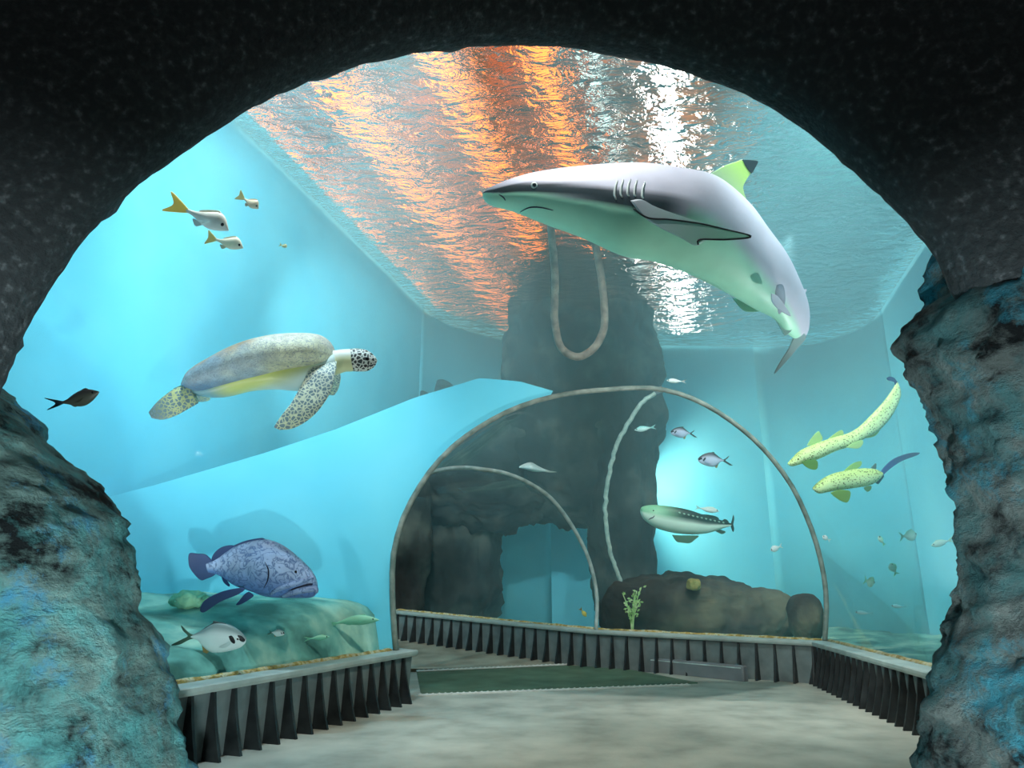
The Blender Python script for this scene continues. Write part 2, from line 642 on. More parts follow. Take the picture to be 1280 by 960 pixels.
struct(mesh('floor_ramp', vs, fs, M['ramp'], smooth=False), 'beige ramp floor running off to the left behind the green panel')
# green floor panel with tactile nosings
gm = [at_height(526, 866, .012), at_height(872, 853, .012), at_height(748, 829, .012), at_height(521, 839, .012)]
gp = thing('floor_panel', 'flat dull green panel set across the tunnel floor', 'floor panel', ((gm[0] + gm[2]) / 2).to_tuple())
gi = -Vector(gp.location)
o = poly_slab('panel', [p + gi for p in gm], .012, M['greenmat'])
o.parent = gp


def nosing(a, b, label):
    t = thing('nosing_strip', label, 'floor strip', ((a + b) / 2).to_tuple())
    d = (b - a).normalized()
    s = Vector((-d.y, d.x, 0)) * .028
    o = poly_slab('strip_base', [a - s - Vector(t.location), b - s - Vector(t.location), b + s - Vector(t.location), a + s - Vector(t.location)], .012, M['strip'])
    o.parent = t
    vs, fs = [], []
    L = (b - a).length
    k = int(L / .06)
    for i in range(k):
        c = a + d * (L * (i + .5) / k) - Vector(t.location)
        base = len(vs)
        for (u, w) in ((-.02, -1), (.02, -1), (.02, 1), (-.02, 1)):
            vs.append(c + d * u + s * (w * .75))
        vs.append(c + Vector((0, 0, .01)))
        fs += [(base, base + 1, base + 4), (base + 1, base + 2, base + 4), (base + 2, base + 3, base + 4), (base + 3, base, base + 4), (base + 3, base + 2, base + 1, base)]
    o = mesh('studs', vs, fs, M['strip'], t, smooth=False)


nosing(at_height(522, 868, .012), at_height(862, 855, .012), 'pale studded strip along the near edge of the green floor panel')
nosing(at_height(521, 838, .03), at_height(752, 828, .03), 'pale studded strip along the far edge of the green floor panel')


# ------------------------------------------------------------------ curbs with gusset fins
def curb(label, pts, side, spacing, hs=None):
    """pts: glass foot polyline at cap height; side: +1 when the tunnel interior is to the right of the walking direction"""
    t = thing('curb', label, 'curb', (pts[0].x, pts[0].y, 0))
    O = Vector(t.location)
    hs = hs or [CAP] * len(pts)
    dirs = [(b - a) for a, b in zip(pts, pts[1:])]
    for d in dirs:
        d.z = 0
        d.normalize()
    nor = [Vector((d.y, -d.x, 0)) * side for d in dirs]
    vn = []
    for i in range(len(pts)):
        if i == 0:
            vn.append(nor[0])
        elif i == len(pts) - 1:
            vn.append(nor[-1])
        else:
            m_ = (nor[i - 1] + nor[i]).normalized()
            vn.append(m_ / max(.4, m_.dot(nor[i])))
    def extr(name, prof, mat):
        vs = []
        for p, q, h in zip(pts, vn, hs):
            for a, z in prof:
                zz = p.z - CAP + z if z > CAP / 2 else p.z - h + z
                vs.append(Vector((p.x, p.y, 0)) + q * a + Vector((0, 0, zz)) - O)
        mesh(name, vs, rings_to_faces(len(pts), len(prof)), mat, t, smooth=False)
    extr('panel', [(.03, -.02), (.10, -.02), (.12, CAP - .05), (.03, CAP - .05)], M['curb'])
    extr('cap', [(-.05, CAP - .05), (.155, CAP - .05), (.165, CAP - .03), (.165, CAP - .008), (.155, CAP), (-.05, CAP)], M['cap'])
    # sealing gravel on the water side of the glass
    vs = []
    prof = [(-.02, CAP - .03), (-.02, CAP + .008), (-.04, CAP + .022), (-.075, CAP + .012), (-.1, CAP - .08), (-.06, CAP - .08)]
    dense = resample(pts, max(8, int(sum((b - a).length for a, b in zip(pts, pts[1:])) / .08)))
    dn = []
    for i, p in enumerate(dense):
        d = dense[min(i + 1, len(dense) - 1)] - dense[max(i - 1, 0)]
        d.z = 0
        d.normalize()
        dn.append(Vector((d.y, -d.x, 0)) * side)
    for i, (p, q) in enumerate(zip(dense, dn)):
        for k, (a, z) in enumerate(prof):
            w = .012 * noise.noise(Vector((p.x * 9, p.y * 9, k * 3.1))) if 0 < k < 4 else 0
            vs.append(Vector((p.x, p.y, 0)) + q * (a + w) + Vector((0, 0, p.z - CAP + z + w)) - O)
    mesh('gravel_seal', vs, rings_to_faces(len(dense), len(prof)), M['gravel'], t)
    # fins
    for si in range(len(pts) - 1):
        a, b = pts[si], pts[si + 1]
        L = (b - a).length
        k = int(L / spacing)
        for i in range(k):
            s = (i + .5) / k
            p = a.lerp(b, s)
            h = hs[si] + (hs[si + 1] - hs[si]) * s
            zf = p.z - h
            p = Vector((p.x, p.y, 0))
            d, q = dirs[si], nor[si]
            prof = [(.09, -.002), (.235, -.002), (.215, .06), (.19, .15), (.165, .26), (.145, h - .055), (.09, h - .055)]
            vs = []
            for w in (-.011, .011):
                for (u, z) in prof:
                    vs.append(p + q * u + d * w + Vector((0, 0, zf + z)) - O)
            n_ = len(prof)
            fs = [tuple(range(n_ - 1, -1, -1)), tuple(range(n_, 2 * n_))] + [(j, (j + 1) % n_, n_ + (j + 1) % n_, n_ + j) for j in range(n_)]
            mesh('fin', vs, fs, M['fin'], t, smooth=False)
    return t


curb('left dark finned curb under the glass, curving off behind the left boulder', [L0, L_FAR, RING_2[0]], +1, .178)
curb('right dark finned curb running from the rock pillar to the corner', [R0, R_FAR], -1, .162)
curb('back dark finned curb crossing behind the grey step block', [R_FAR, B_FOOT, C_FOOT, C_FOOT + dBC * 1.5], -1, .2, [CAP, HB, HC, HC])

# grey step block in front of the back curb
s0, s1 = at_height(757, 834, 0), at_height(930, 852.5, 0)
d = (s1 - s0).normalized()
q = Vector((-d.y, d.x, 0))
t = thing('step_block', 'long low grey block lying along the back curb', 'step', s0.to_tuple())
hgt = .165
vs = []
for u in (0, .01, .99, 1):
    p = (s1 - s0) * u
    e_ = .012 if u in (0, 1) else 0
    for a, z in [(e_, .002), (.1 - e_, .002), (.1 - e_, hgt - .01 - e_), (.09, hgt - e_), (.012, hgt - e_), (e_, hgt - .012 - e_)]:
        vs.append(p + q * a + Vector((0, 0, z)))
mesh('block', vs, rings_to_faces(4, 6), M['step'], t, smooth=False)
vs = []
for u in (.012, .988):
    p = (s1 - s0) * u
    for a, z in [(-.004, hgt - .03), (.002, hgt - .03), (.002, hgt - .018), (-.004, hgt - .018)]:
        vs.append(p + q * a + Vector((0, 0, z)))
mesh('edge_bead', vs, rings_to_faces(2, 4), M['trim'], t, smooth=False)

# ------------------------------------------------------------------ seabed
foot = [L0 - AX * 3, L0, L_FAR, RING_2[0], RING_3[0], RING_3B[0], RING_3B[-1], C_FOOT, B_FOOT, R_FAR, R0, R0 - AX * 3]


def inside(x, y, pg):
    c = False
    j = len(pg) - 1
    for i in range(len(pg)):
        a, b = pg[i], pg[j]
        if (a.y > y) != (b.y > y) and x < (b.x - a.x) * (y - a.y) / (b.y - a.y) + a.x:
            c = not c
        j = i
    return c


def dist_foot(x, y):
    p = Vector((x, y, 0))
    best = 9
    for a, b in zip(foot, foot[1:]):
        a2, b2 = Vector((a.x, a.y, 0)), Vector((b.x, b.y, 0))
        c, k = intersect_point_line(p, a2, b2)
        k = max(0, min(1, k))
        best = min(best, (p - a2.lerp(b2, k)).length)
    return best


def sstep_(t):
    t = max(0, min(1, t))
    return t * t * (3 - 2 * t)


NX, NY = 130, 170
vs, keep = [], []
for i in range(NX + 1):
    for j in range(NY + 1):
        p = FL + (FR - FL) * (i / NX) + (BL - FL) * (j / NY)
        dd = dist_foot(p.x, p.y)
        ins = inside(p.x, p.y, foot)
        left = (p - L0).dot(AXR) < 1.5
        dp = max(0, -(p - L_FAR).dot(bk))
        front = left and (p - L_FAR).dot(bk) < .3
        hgt = (.39 + .56 * sstep_(1 - dp / 3.0) * (max(0, dd - .11) / (max(0, dd - .11) + .03)) if front else .30 if (p - L0).dot(AX) < 5.5 else .16) + .07 * min(1, dd) * fbm((p.x, p.y, 0), 1.3, 4)
        vs.append(Vector((p.x, p.y, -.2 if ins else min(hgt, 1.05))))
        keep.append(not ins)
fs = []
for i in range(NX):
    for j in range(NY):
        q4 = (i * (NY + 1) + j, i * (NY + 1) + j + 1, (i + 1) * (NY + 1) + j + 1, (i + 1) * (NY + 1) + j)
        if any(keep[k] for k in q4):
            fs.append(q4)
sb = mesh('seabed', vs, fs, M['sand'])
tag(sb, 'sandy blue-green tank bottom outside the glass', 'seabed', kind='stuff')


# ------------------------------------------------------------------ foreground cave: arch, boulder, pillar
def rock_loft(name, label, cat, secs, mat, amp, seed, nseg=170, cols=None):
    """secs: list of (x0, x1, y0, y1, z) superellipse slices"""
    vs = []
    for (x0, x1, y0, y1, z) in secs:
        cx, cy, a, b = (x0 + x1) / 2, (y0 + y1) / 2, (x1 - x0) / 2, (y1 - y0) / 2
        for k in range(nseg):
            t = 2 * PI * k / nseg
            c, s = math.cos(t), math.sin(t)
            e = .55
            p = Vector((cx + a * math.copysign(abs(c) ** e, c), cy + b * math.copysign(abs(s) ** e, s), z))
            nrm = Vector((c, s, 0))
            p += nrm * (amp * fbm(p, 2.6, 6, seed) + amp * .6 * fbm(Vector((p.x, p.y, p.z * 2.2)), 6, 5, seed + 3) - amp * 1.2 * max(0, fbm(p, 4.5, 4, seed + 8) - .25))
            vs.append(p)
    o = mesh(name, vs, rings_to_faces(len(secs), nseg), mat)
    tag(o, label, cat)
    return o


def edge_x(pts, py):
    for (x0, y0), (x1, y1) in zip(pts, pts[1:]):
        if y0 <= py <= y1:
            return x0 + (x1 - x0) * (py - y0) / (y1 - y0)
    return pts[0][0] if py < pts[0][1] else pts[-1][0]


LB = [(-60, 455), (-20, 478), (0, 490), (35, 520), (62, 552), (95, 590), (130, 625), (155, 652), (163, 690), (170, 735), (182, 770), (199, 805), (196, 835), (212, 880), (222, 920), (236, 962), (250, 1060)]
secs = []
yL = 3.14
for i in range(130):
    py = 456 + (1120 - 456) * i / 129
    p = at_y(edge_x(LB, py), py, yL)
    secs.append((-4.2 if i else p.x - .3, p.x, 2.45 + (.3 if i == 0 else 0), 3.5 - (.3 if i == 0 else 0), p.z))
rock_loft('boulder', 'tall blue-green stained boulder at the left tunnel mouth', 'rock', secs, M['boulder'], .05, 2)
RB = [(1166, 255), (1168, 300), (1155, 340), (1158, 378), (1138, 400), (1125, 430), (1132, 470), (1150, 510), (1163, 560), (1180, 630), (1186, 680), (1187, 730), (1174, 770), (1165, 800), (1150, 850), (1138, 905), (1126, 960), (1108, 1060)]
secs = []
for i in range(170):
    py = 200 + (1120 - 200) * i / 169
    p = at_y(edge_x(RB, py), py, 3.34)
    secs.append((p.x, 4.6, 2.5, 3.65, p.z))
rock_loft('rock_pillar', 'rough grey and teal rock pillar at the right tunnel mouth', 'rock', secs, M['pillar'], .06, 5)

AO = [(-90, 720), (-60, 620), (-30, 550), (0, 480), (30, 410), (65, 350), (105, 295), (150, 245), (200, 207), (260, 165), (320, 127), (380, 100), (440, 80), (510, 64), (580, 55), (640, 53), (700, 54),
      (760, 63), (820, 75), (880, 93), (940, 117), (1000, 153), (1050, 195), (1100, 240), (1135, 275), (1165, 309), (1190, 360), (1230, 450), (1290, 600)]
ao = [at_y(x, y, 2.95) for x, y in spline(AO, 170)]
cc = at_y(620, 520, 2.95)
vs = []
SEC = [(0, -.1), (-.0, 0), (.03, .06), (.11, .14), (.25, .2), (.8, .3), (1.8, .3), (3.2, .3), (3.4, 0), (3.4, -.5), (3.0, -.9), (1.8, -.85), (1.2, -.75), (.8, -.62), (.5, -.5), (.3, -.42), (.15, -.32), (.06, -.22), (.02, -.16)]
for i, p in enumerate(ao):
    rd = Vector((p.x - cc.x, 0, p.z - cc.z)).normalized()
    tg = ao[min(i + 1, len(ao) - 1)] - ao[max(i - 1, 0)]
    nn = Vector((-tg.z, 0, tg.x)).normalized()
    if nn.dot(rd) < 0:
        nn = -nn
    rd = (nn * .5 + rd * .5).normalized()
    for (r, dy) in SEC:
        q = p + rd * r + Vector((0, dy, 0))
        amp = .008 if r < .07 else .045
        q += (rd * .7 + Vector((0, -.7, 0))) * (amp * fbm(q, 9 if r < .07 else 4, 5, 9))
        vs.append(q)
ar = mesh('cave_arch', vs, rings_to_faces(len(ao), len(SEC)), M['arch'])
tag(ar, 'black rough rock arch framing the tunnel overhead', 'rock arch')


# ------------------------------------------------------------------ rocks in the tank
def blob(name, label, c, size, mat, amp, seed, sub=5, cat='rock', freq=1.2):
    bm = bmesh.new()
    bmesh.ops.create_icosphere(bm, subdivisions=sub, radius=1)
    for v_ in bm.verts:
        n_ = v_.co.normalized()
        e = .75
        n_ = Vector([math.copysign(abs(k) ** e, k) for k in n_])
        p = Vector((n_.x * size[0], n_.y * size[1], n_.z * size[2]))
        w = amp * fbm(p + Vector(c), freq, 6, seed) + amp * .5 * fbm(Vector((p.x, p.y, p.z * .6)) + Vector(c), freq * 3.1, 5, seed + 2)
        v_.co = p + v_.co.normalized() * w
    me = bpy.data.meshes.new(name)
    bm.to_mesh(me)
    bm.free()
    o = link(name, me, mat)
    o.location = c
    tag(o, label, cat)
    return o


def rock_between(name, label, x0, x1, ytop, ybot, depth, thick, mat, amp, seed, freq=1.2):
    a, b = at_y(x0, (ytop + ybot) / 2, depth), at_y(x1, (ytop + ybot) / 2, depth)
    zt, zb = at_y((x0 + x1) / 2, ytop, depth).z, at_y((x0 + x1) / 2, ybot, depth).z
    c = Vector(((a.x + b.x) / 2, depth, (zt + zb) / 2))
    return blob(name, label, c, ((b.x - a.x) / 2, thick, (zt - zb) / 2), mat, amp, seed, sub=6, freq=freq)


rock_between('rock_column', 'dark rock column right of the blue gap, behind the far vault', 738, 820, 480, 810, 13.6, .6, M['cliff'], .14, 3)
rock_between('rock_crag', 'tall dark rock crag rising to the water surface behind the large joint ring', 625, 826, 330, 655, 13.9, .8, M['cliff'], .2, 19)
rock_between('rock_cliff', 'dark rock cliff behind the smaller joint ring', 446, 628, 560, 830, 14.5, .7, M['cliff'], .22, 11)
rock_between('rock_overhang', 'dark overhanging rock ledge above the blue gap', 478, 740, 480, 665, 14.0, .7, M['cliff'], .25, 17)
rock_between('rock_buttress', 'narrow dark rock buttress at the far end of the tunnel, left of the cliff', 462, 535, 540, 815, 13.0, .35, M['cliff'], .1, 31)
rock_between('rock_ledge', 'low brown rock ledge right of the plant', 745, 990, 722, 815, 11.5, .45, M['cliffbrown'], .12, 23)
rock_between('rock_lump', 'small brown rock beside the large joint ring', 990, 1026, 742, 805, 10.6, .25, M['cliffbrown'], .06, 29)

# ------------------------------------------------------------------ animals
from mathutils.bvhtree import BVHTree


def skin_mat(name, rough=.42, var=.25, vscale=6, pattern=None, bump=.08):
    """pigment attribute with fine natural mottling, and a marking pattern"""
    m, nt, out = new_mat(name)
    b = N(nt, 'ShaderNodeBsdfPrincipled', Roughness=rough)
    b.inputs['Specular IOR Level'].default_value = .35
    at = N(nt, 'ShaderNodeAttribute', attribute_name='pigment')
    tc = N(nt, 'ShaderNodeTexCoord')
    nz = N(nt, 'ShaderNodeTexNoise', Scale=vscale, Detail=6)
    nt.links.new(tc.outputs['Object'], nz.inputs['Vector'])
    r = ramp(nt, nz.outputs['Fac'], [(.3, (1 - var, 1 - var, 1 - var, 1)), (.7, (1, 1, 1, 1))])
    mu = N(nt, 'ShaderNodeMixRGB', blend_type='MULTIPLY')
    mu.inputs[0].default_value = 1
    nt.links.new(at.outputs['Color'], mu.inputs[1])
    nt.links.new(r.outputs[0], mu.inputs[2])
    last = mu.outputs[0]
    if pattern:
        kind, sc, dark, lo, hi = pattern
        if kind == 'spots':
            vo = N(nt, 'ShaderNodeTexVoronoi', Scale=sc)
            nt.links.new(tc.outputs['Object'], vo.inputs['Vector'])
            pr = ramp(nt, vo.outputs['Distance'], [(lo, (1, 1, 1, 1)), (hi, (0, 0, 0, 1))])
        elif kind == 'cells':
            vo = N(nt, 'ShaderNodeTexVoronoi', Scale=sc, feature='DISTANCE_TO_EDGE')
            nt.links.new(tc.outputs['Object'], vo.inputs['Vector'])
            pr = ramp(nt, vo.outputs['Distance'], [(lo, (0, 0, 0, 1)), (hi, (1, 1, 1, 1))])
        else:
            n2 = N(nt, 'ShaderNodeTexNoise', Scale=sc, Detail=2, Distortion=1.6)
            nt.links.new(tc.outputs['Object'], n2.inputs['Vector'])
            pr = ramp(nt, n2.outputs['Fac'], [(lo, (0, 0, 0, 1)), ((lo + hi) / 2, (1, 1, 1, 1)), (hi, (0, 0, 0, 1))])
        mk = N(nt, 'ShaderNodeMixRGB')
        nt.links.new(pr.outputs[0], mk.inputs[0])
        nt.links.new(last, mk.inputs[1])
        mk.inputs[2].default_value = dark
        last = mk.outputs[0]
    nt.links.new(last, b.inputs['Base Color'])
    if bump:
        bp = N(nt, 'ShaderNodeBump', Strength=bump, Distance=.02)
        n3 = N(nt, 'ShaderNodeTexNoise', Scale=vscale * 5, Detail=4)
        nt.links.new(tc.outputs['Object'], n3.inputs['Vector'])
        nt.links.new(n3.outputs['Fac'], bp.inputs['Height'])
        nt.links.new(bp.outputs[0], b.inputs['Normal'])
    nt.links.new(b.outputs[0], out.inputs['Surface'])
    return m


S = {}
S['smooth'] = skin_mat('fish_skin', .42, .12, 4)
def fin_mat():
    m, nt, out = new_mat('fin_membrane')
    at = N(nt, 'ShaderNodeAttribute', attribute_name='pigment')
    d = N(nt, 'ShaderNodeBsdfPrincipled', Roughness=.5)
    t = N(nt, 'ShaderNodeBsdfTranslucent')
    mx = N(nt, 'ShaderNodeMixShader')
    mx.inputs[0].default_value = .45
    nt.links.new(at.outputs['Color'], d.inputs['Base Color'])
    nt.links.new(at.outputs['Color'], t.inputs['Color'])
    nt.links.new(d.outputs[0], mx.inputs[1])
    nt.links.new(t.outputs[0], mx.inputs[2])
    nt.links.new(mx.outputs[0], out.inputs['Surface'])
    return m


S['fin'] = fin_mat()
S['spots'] = skin_mat('spotted_shark_skin', .5, .15, 6, ('spots', 42, rgb(84, 100, 56), .2, .36))
S['maze'] = skin_mat('grouper_skin', .5, .35, 8, ('maze', 13, rgb(74, 104, 150), .44, .56), .3)
S['shell'] = skin_mat('turtle_shell', .55, .3, 14, ('maze', 26, rgb(128, 140, 150), .45, .53), .4)
S['scaly'] = skin_mat('turtle_scales', .55, .15, 8, ('cells', 36, rgb(112, 136, 142), .06, .16), .2)
S['headscale'] = skin_mat('turtle_head_scales', .5, .1, 8, ('cells', 34, rgb(60, 68, 66), .08, .17), .1)
S['band'] = skin_mat('banded_shark_skin', .45, .12, 5, ('spots', 14, rgb(200, 225, 200), .12, .2))


def flat(name, c, rough=.5):
    return noisy(name, [(.3, tuple(k * .8 for k in c[:3]) + (1,)), (.7, c)], 12, 3, rough, 0)


S['black'] = flat('black_marking', rgb(22, 26, 30))
S['eyewhite'] = flat('eye_pale', rgb(205, 215, 210), .3)
S['eyeblack'] = flat('eye_dark', rgb(14, 16, 18), .2)
S['mouth'] = flat('mouth_dark', rgb(24, 34, 58), .6)


class Beast:
    """an animal laid out along its silhouette at a given distance; local X right, Y away, Z up"""

    def __init__(s, name, label, cat, c, depth, group=None):
        s.c, s.k = c, depth / F
        s.t = thing(name, label, cat, (0, 0, 0), group)
        p = at_depth(c[0], c[1], depth)
        s.t.matrix_world = Matrix(((RIGHT.x, FWD.x, UP.x, p.x), (RIGHT.y, FWD.y, UP.y, p.y), (RIGHT.z, FWD.z, UP.z, p.z), (0, 0, 0, 1)))
        s.V, s.F, s.C, s.MI = [], [], [], []
        s.bvh = None

    def L(s, x, y, off=0):
        return Vector(((x - s.c[0]) * s.k, off * s.k, (s.c[1] - y) * s.k))

    def loft(s, st, wr, col, ns=40, nseg=28, mi=0, ex=1.0):
        """st: (top x, y, bottom x, y[, y offset]); wr: lateral half width / half height (number or list)"""
        st = [q if len(q) > 4 else tuple(q) + (0,) for q in st]
        sp = spline(st, ns)
        ws = [wr] * ns if not isinstance(wr, (list, tuple)) else [q[0] for q in spline([(w,) for w in wr], ns)]
        b0 = len(s.V)
        for i, (tx, ty, bx, by, off) in enumerate(sp):
            T, B = s.L(tx, ty, off), s.L(bx, by, off)
            c, v = (T + B) / 2, (T - B) / 2
            w = v.length * ws[i]
            for j in range(nseg):
                a = 2 * PI * j / nseg
                ca, sa = math.cos(a), math.sin(a)
                ca2 = math.copysign(abs(ca) ** ex, ca)
                s.V.append(c + v * ca2 + Vector((0, -w * math.copysign(abs(sa) ** ex, sa), 0)))
                s.C.append(col(i / (ns - 1), ca, s, s.V[-1])[:3])
        fs = rings_to_faces(ns, nseg)
        s.F += [tuple(b0 + k for k in f) for f in fs]
        s.MI += [mi] * len(fs)
        return s

    def done(s, mats, name='body'):
        o = mesh(name, s.V, s.F, mats[0], s.t, cols=s.C)
        for m_ in mats[1:]:
            o.data.materials.append(m_)
        if len(mats) > 1:
            for p, k in zip(o.data.polygons, s.MI):
                p.material_index = k
        if s.bvh is None:
            s.bvh = BVHTree.FromPolygons(s.V, s.F)
        s.V, s.F, s.C, s.MI = [], [], [], []
        return o

    def hit(s, x, y, lift=0):
        p = s.L(x, y)
        h = s.bvh.ray_cast(Vector((p.x, -50, p.z)), Vector((0, 1, 0)))
        if h[0] is None:
            n_ = s.bvh.find_nearest(Vector((p.x, -.05, p.z)))
            return Vector((p.x, n_[0].y, p.z)) - Vector((0, lift, 0))
        return h[0] - Vector((0, lift, 0))

    def fin(s, name, poly, c1, c2=None, off=(0, 0, 0), th=1.2, n=46, parent=None, mat=None, axis=None, soft=True, label=None):
        """poly: silhouette points; off=(y0, dy/dx, dy/dy) in px; c1 at the base .. c2 towards the tip along axis"""
        P = poly + [poly[0]]
        pts = spline(P, n)[:-1] if soft else [tuple(p) for p in poly]
        m_ = len(pts)
        cx, cy = poly[0]
        f_, mid, b_ = [], [], []
        gx = sum(p[0] for p in pts) / m_
        gy = sum(p[1] for p in pts) / m_
        for (x, y) in pts:
            o_ = off[0] + off[1] * (x - cx) + off[2] * (y - cy)
            xi, yi = x + (gx - x) * .05, y + (gy - y) * .05
            f_.append(s.L(xi, yi, o_ - th))
            b_.append(s.L(xi, yi, o_ + th))
            mid.append(s.L(x, y, o_))
        vs = f_ + mid + b_
        fs = [tuple(range(m_)), tuple(range(3 * m_ - 1, 2 * m_ - 1, -1))]
        for i in range(m_):
            j = (i + 1) % m_
            fs += [(i, m_ + i, m_ + j, j), (m_ + i, 2 * m_ + i, 2 * m_ + j, m_ + j)]
        c2 = c2 or c1
        if axis:
            ax = Vector((axis[2] - axis[0], axis[3] - axis[1]))
            tt = [max(0, min(1, (Vector((x - axis[0], y - axis[1])).dot(ax) / ax.length_squared))) for x, y in pts]
        else:
            tt = [0] * m_
        cs = [tuple(a + (b - a) * t for a, b in zip(c1[:3], c2[:3])) for t in tt] * 3
        o = mesh(name, vs, fs, mat or S['fin'], parent or s.t, smooth=False, cols=cs)
        # triangulate the big faces through a bmesh so that the tint runs smoothly
        bm = bmesh.new()
        bm.from_mesh(o.data)
        bmesh.ops.triangulate(bm, faces=[q for q in bm.faces if len(q.verts) > 4])
        bm.to_mesh(o.data)
        bm.free()
        if label:
            o['label'] = label
        return o

    def eye(s, x, y, r, rim=True, iris=None):
        p = s.hit(x, y)
        def ball(name, c, rr, mat, par):
            bm = bmesh.new()
            bmesh.ops.create_uvsphere(bm, u_segments=16, v_segments=10, radius=rr)
            for v_ in bm.verts:
                v_.co.y *= .5
                v_.co += c
            me = bpy.data.meshes.new(name)
            bm.to_mesh(me)
            bm.free()
            return link(name, me, mat, par)
        e = ball('eye', p, r * s.k, S['eyewhite'] if rim else S['eyeblack'], s.t)
        if rim:
            ball('pupil', p - Vector((0, r * s.k * .3, 0)), r * s.k * .62, S['eyeblack'], e)

    def line(s, name, pts, r, mat, lift=0, n=14, parent=None, label=None):
        q = [s.hit(x, y, lift * s.k) for x, y in spline(pts, n)]
        rr = [r * s.k * (.35 + .65 * math.sin(PI * (i + .5) / n)) for i in range(n)]
        o = tube(name, q, rr, mat, parent or s.t, 8)
        if label:
            o['label'] = label
        return o

    def patch(s, name, poly, mat, th=.6, n=30, label=None):
        pts = spline(poly + [poly[0]], n)[:-1]
        gx = sum(p[0] for p in pts) / len(pts)
        gy = sum(p[1] for p in pts) / len(pts)
        vs = []
        m_ = len(pts)
        for lev, sc in ((0, 1), (1, .92), (2, .5)):
            for x, y in pts:
                h = s.hit(gx + (x - gx) * sc, gy + (y - gy) * sc)
                vs.append(h - Vector((0, (th if lev else -th) * s.k, 0)))
        vs.append(s.hit(gx, gy) - Vector((0, th * s.k, 0)))
        fs = [tuple(range(m_ - 1, -1, -1))]
        for lev in (0, 1):
            for i in range(m_):
                j = (i + 1) % m_
                fs.append((lev * m_ + i, lev * m_ + j, (lev + 1) * m_ + j, (lev + 1) * m_ + i))
        fs += [(2 * m_ + i, 2 * m_ + (i + 1) % m_, 3 * m_) for i in range(m_)]
        o = mesh(name, vs, fs, mat, s.t)
        if label:
            o['label'] = label
        return o


def mixc(a, b, t):
    t = max(0, min(1, t))
    return tuple(x + (y - x) * t for x, y in zip(a[:3], b[:3]))


def sstep(a, b, x):
    t = max(0, min(1, (x - a) / (b - a)))
    return t * t * (3 - 2 * t)


# ---- blacktip reef shark
sh = Beast('reef_shark', 'large pale reef shark with a black tipped fin gliding over the tunnel', 'shark', (830, 290), 6.0)
BACK, BAND, BELLY = rgb(210, 210, 224), rgb(38, 46, 52), rgb(176, 238, 208)  # lit pale back and green water light on the belly put into the colour


def shark_col(t, c, b, p):
    hi = .80 - .35 * sstep(0, .1, t) - .30 * sstep(.1, .36, t) - .30 * sstep(.45, .8, t)
    lo = .55 - .62 * sstep(0, .13, t) - .12 * sstep(.13, .36, t) - .35 * sstep(.45, .8, t)
    band = (1 - sstep(.40, .5, t))
    col = mixc(BELLY, BACK, sstep(lo - .04, hi + .02 if t > .45 else lo + .04, c))
    k = sstep(lo - .05, lo + .05, c) * (1 - sstep(hi - .06, hi + .1, c)) * band
    return mixc(col, BAND, k)


sh.loft([(603, 243, 604, 250, -6), (612, 236, 614, 258, -5), (640, 224, 645, 266, -2), (677, 214.5, 682, 280, 0), (736, 207.5, 728, 297, 0), (799, 205, 778, 319, 0), (853, 210.5, 818, 326, 3), (897, 219, 856, 337, 10),
         (940, 247, 893, 351, 22), (970, 276, 928, 366, 36), (1002, 308, 962, 381, 52), (1026, 340, 992, 392, 68), (1045, 372, 1014, 409, 84), (1051, 401, 1030, 417, 96), (1046, 418, 1035, 417, 100)],
        [.9, .95, .95, .9, .85, .82, .8, .76, .74, .72, .68, .6, .5, .45, .4], shark_col, 110, 48)
sh.done([S['smooth']])
df = sh.fin('dorsal_fin', [(880, 218), (896, 210), (911, 201), (926, 195), (938, 192), (950, 203), (943, 216), (938, 228), (944, 250), (925, 240), (900, 225)], rgb(188, 214, 190), rgb(196, 236, 130), (14, .25, 0), 2.2, axis=(905, 235, 938, 205), label='dorsal fin with light shining through put into its yellow-green colour')  # yellow-green tint paints light shining through the fin
sh.fin('fin_tip', [(936, 191.5), (947, 191), (958.5, 192), (955, 200), (949, 208), (941, 200)], rgb(26, 34, 44), None, (28, .25, 0), 2.8, parent=df, label='black fin tip')
pf = sh.fin('pectoral_fin', [(780, 263), (792, 262), (806, 270), (838, 283), (880, 297), (917, 309.5), (895, 311.5), (868, 312), (856, 318), (838, 308), (815, 296), (795, 282)], rgb(214, 220, 226), rgb(170, 214, 196), (-48, -.16, .1), 2.4, axis=(790, 265, 890, 310))
q = [sh.L(x, y, -50 - .16 * (x - 780) + .1 * (y - 263)) for x, y in spline([(784, 273), (800, 284), (826, 287), (860, 293), (890, 301), (917, 309.5), (890, 312), (860, 311), (858, 317)], 40)]
o = tube('fin_edge', q, [1.1 * sh.k] * 40, S['black'], pf)
o['label'] = 'black fin edge'
for i, (x, y) in enumerate([(763, 237), (770, 236), (778, 236), (786, 237), (795, 240)]):
    sh.line('gill_slit', [(x + 3, y), (x, y + 9), (x - 1, y + 18), (x + 1, y + 24 - i)], 1.5, S['eyewhite'], .3, label='pale gill slit')
sh.eye(667, 239, 4.2)
sh.line('mouth', [(650, 267), (662, 264), (675, 265), (690, 269)], 1.0, S['mouth'], 0)
sh.line('nostril', [(624, 248), (629, 251), (632, 255)], .9, S['mouth'], 0)
sh.fin('second_dorsal_fin', [(1030, 347), (1034, 351), (1039, 352), (1037, 358), (1036, 364)], rgb(224, 226, 236), None, (76, 0, 0), 1.5)
sh.fin('pelvic_fin', [(966, 366), (974, 369), (985, 382), (993, 394), (985, 391), (974, 384), (967, 376)], rgb(226, 230, 238), None, (6, .2, 0), 2.0, label='near white pelvic fin')
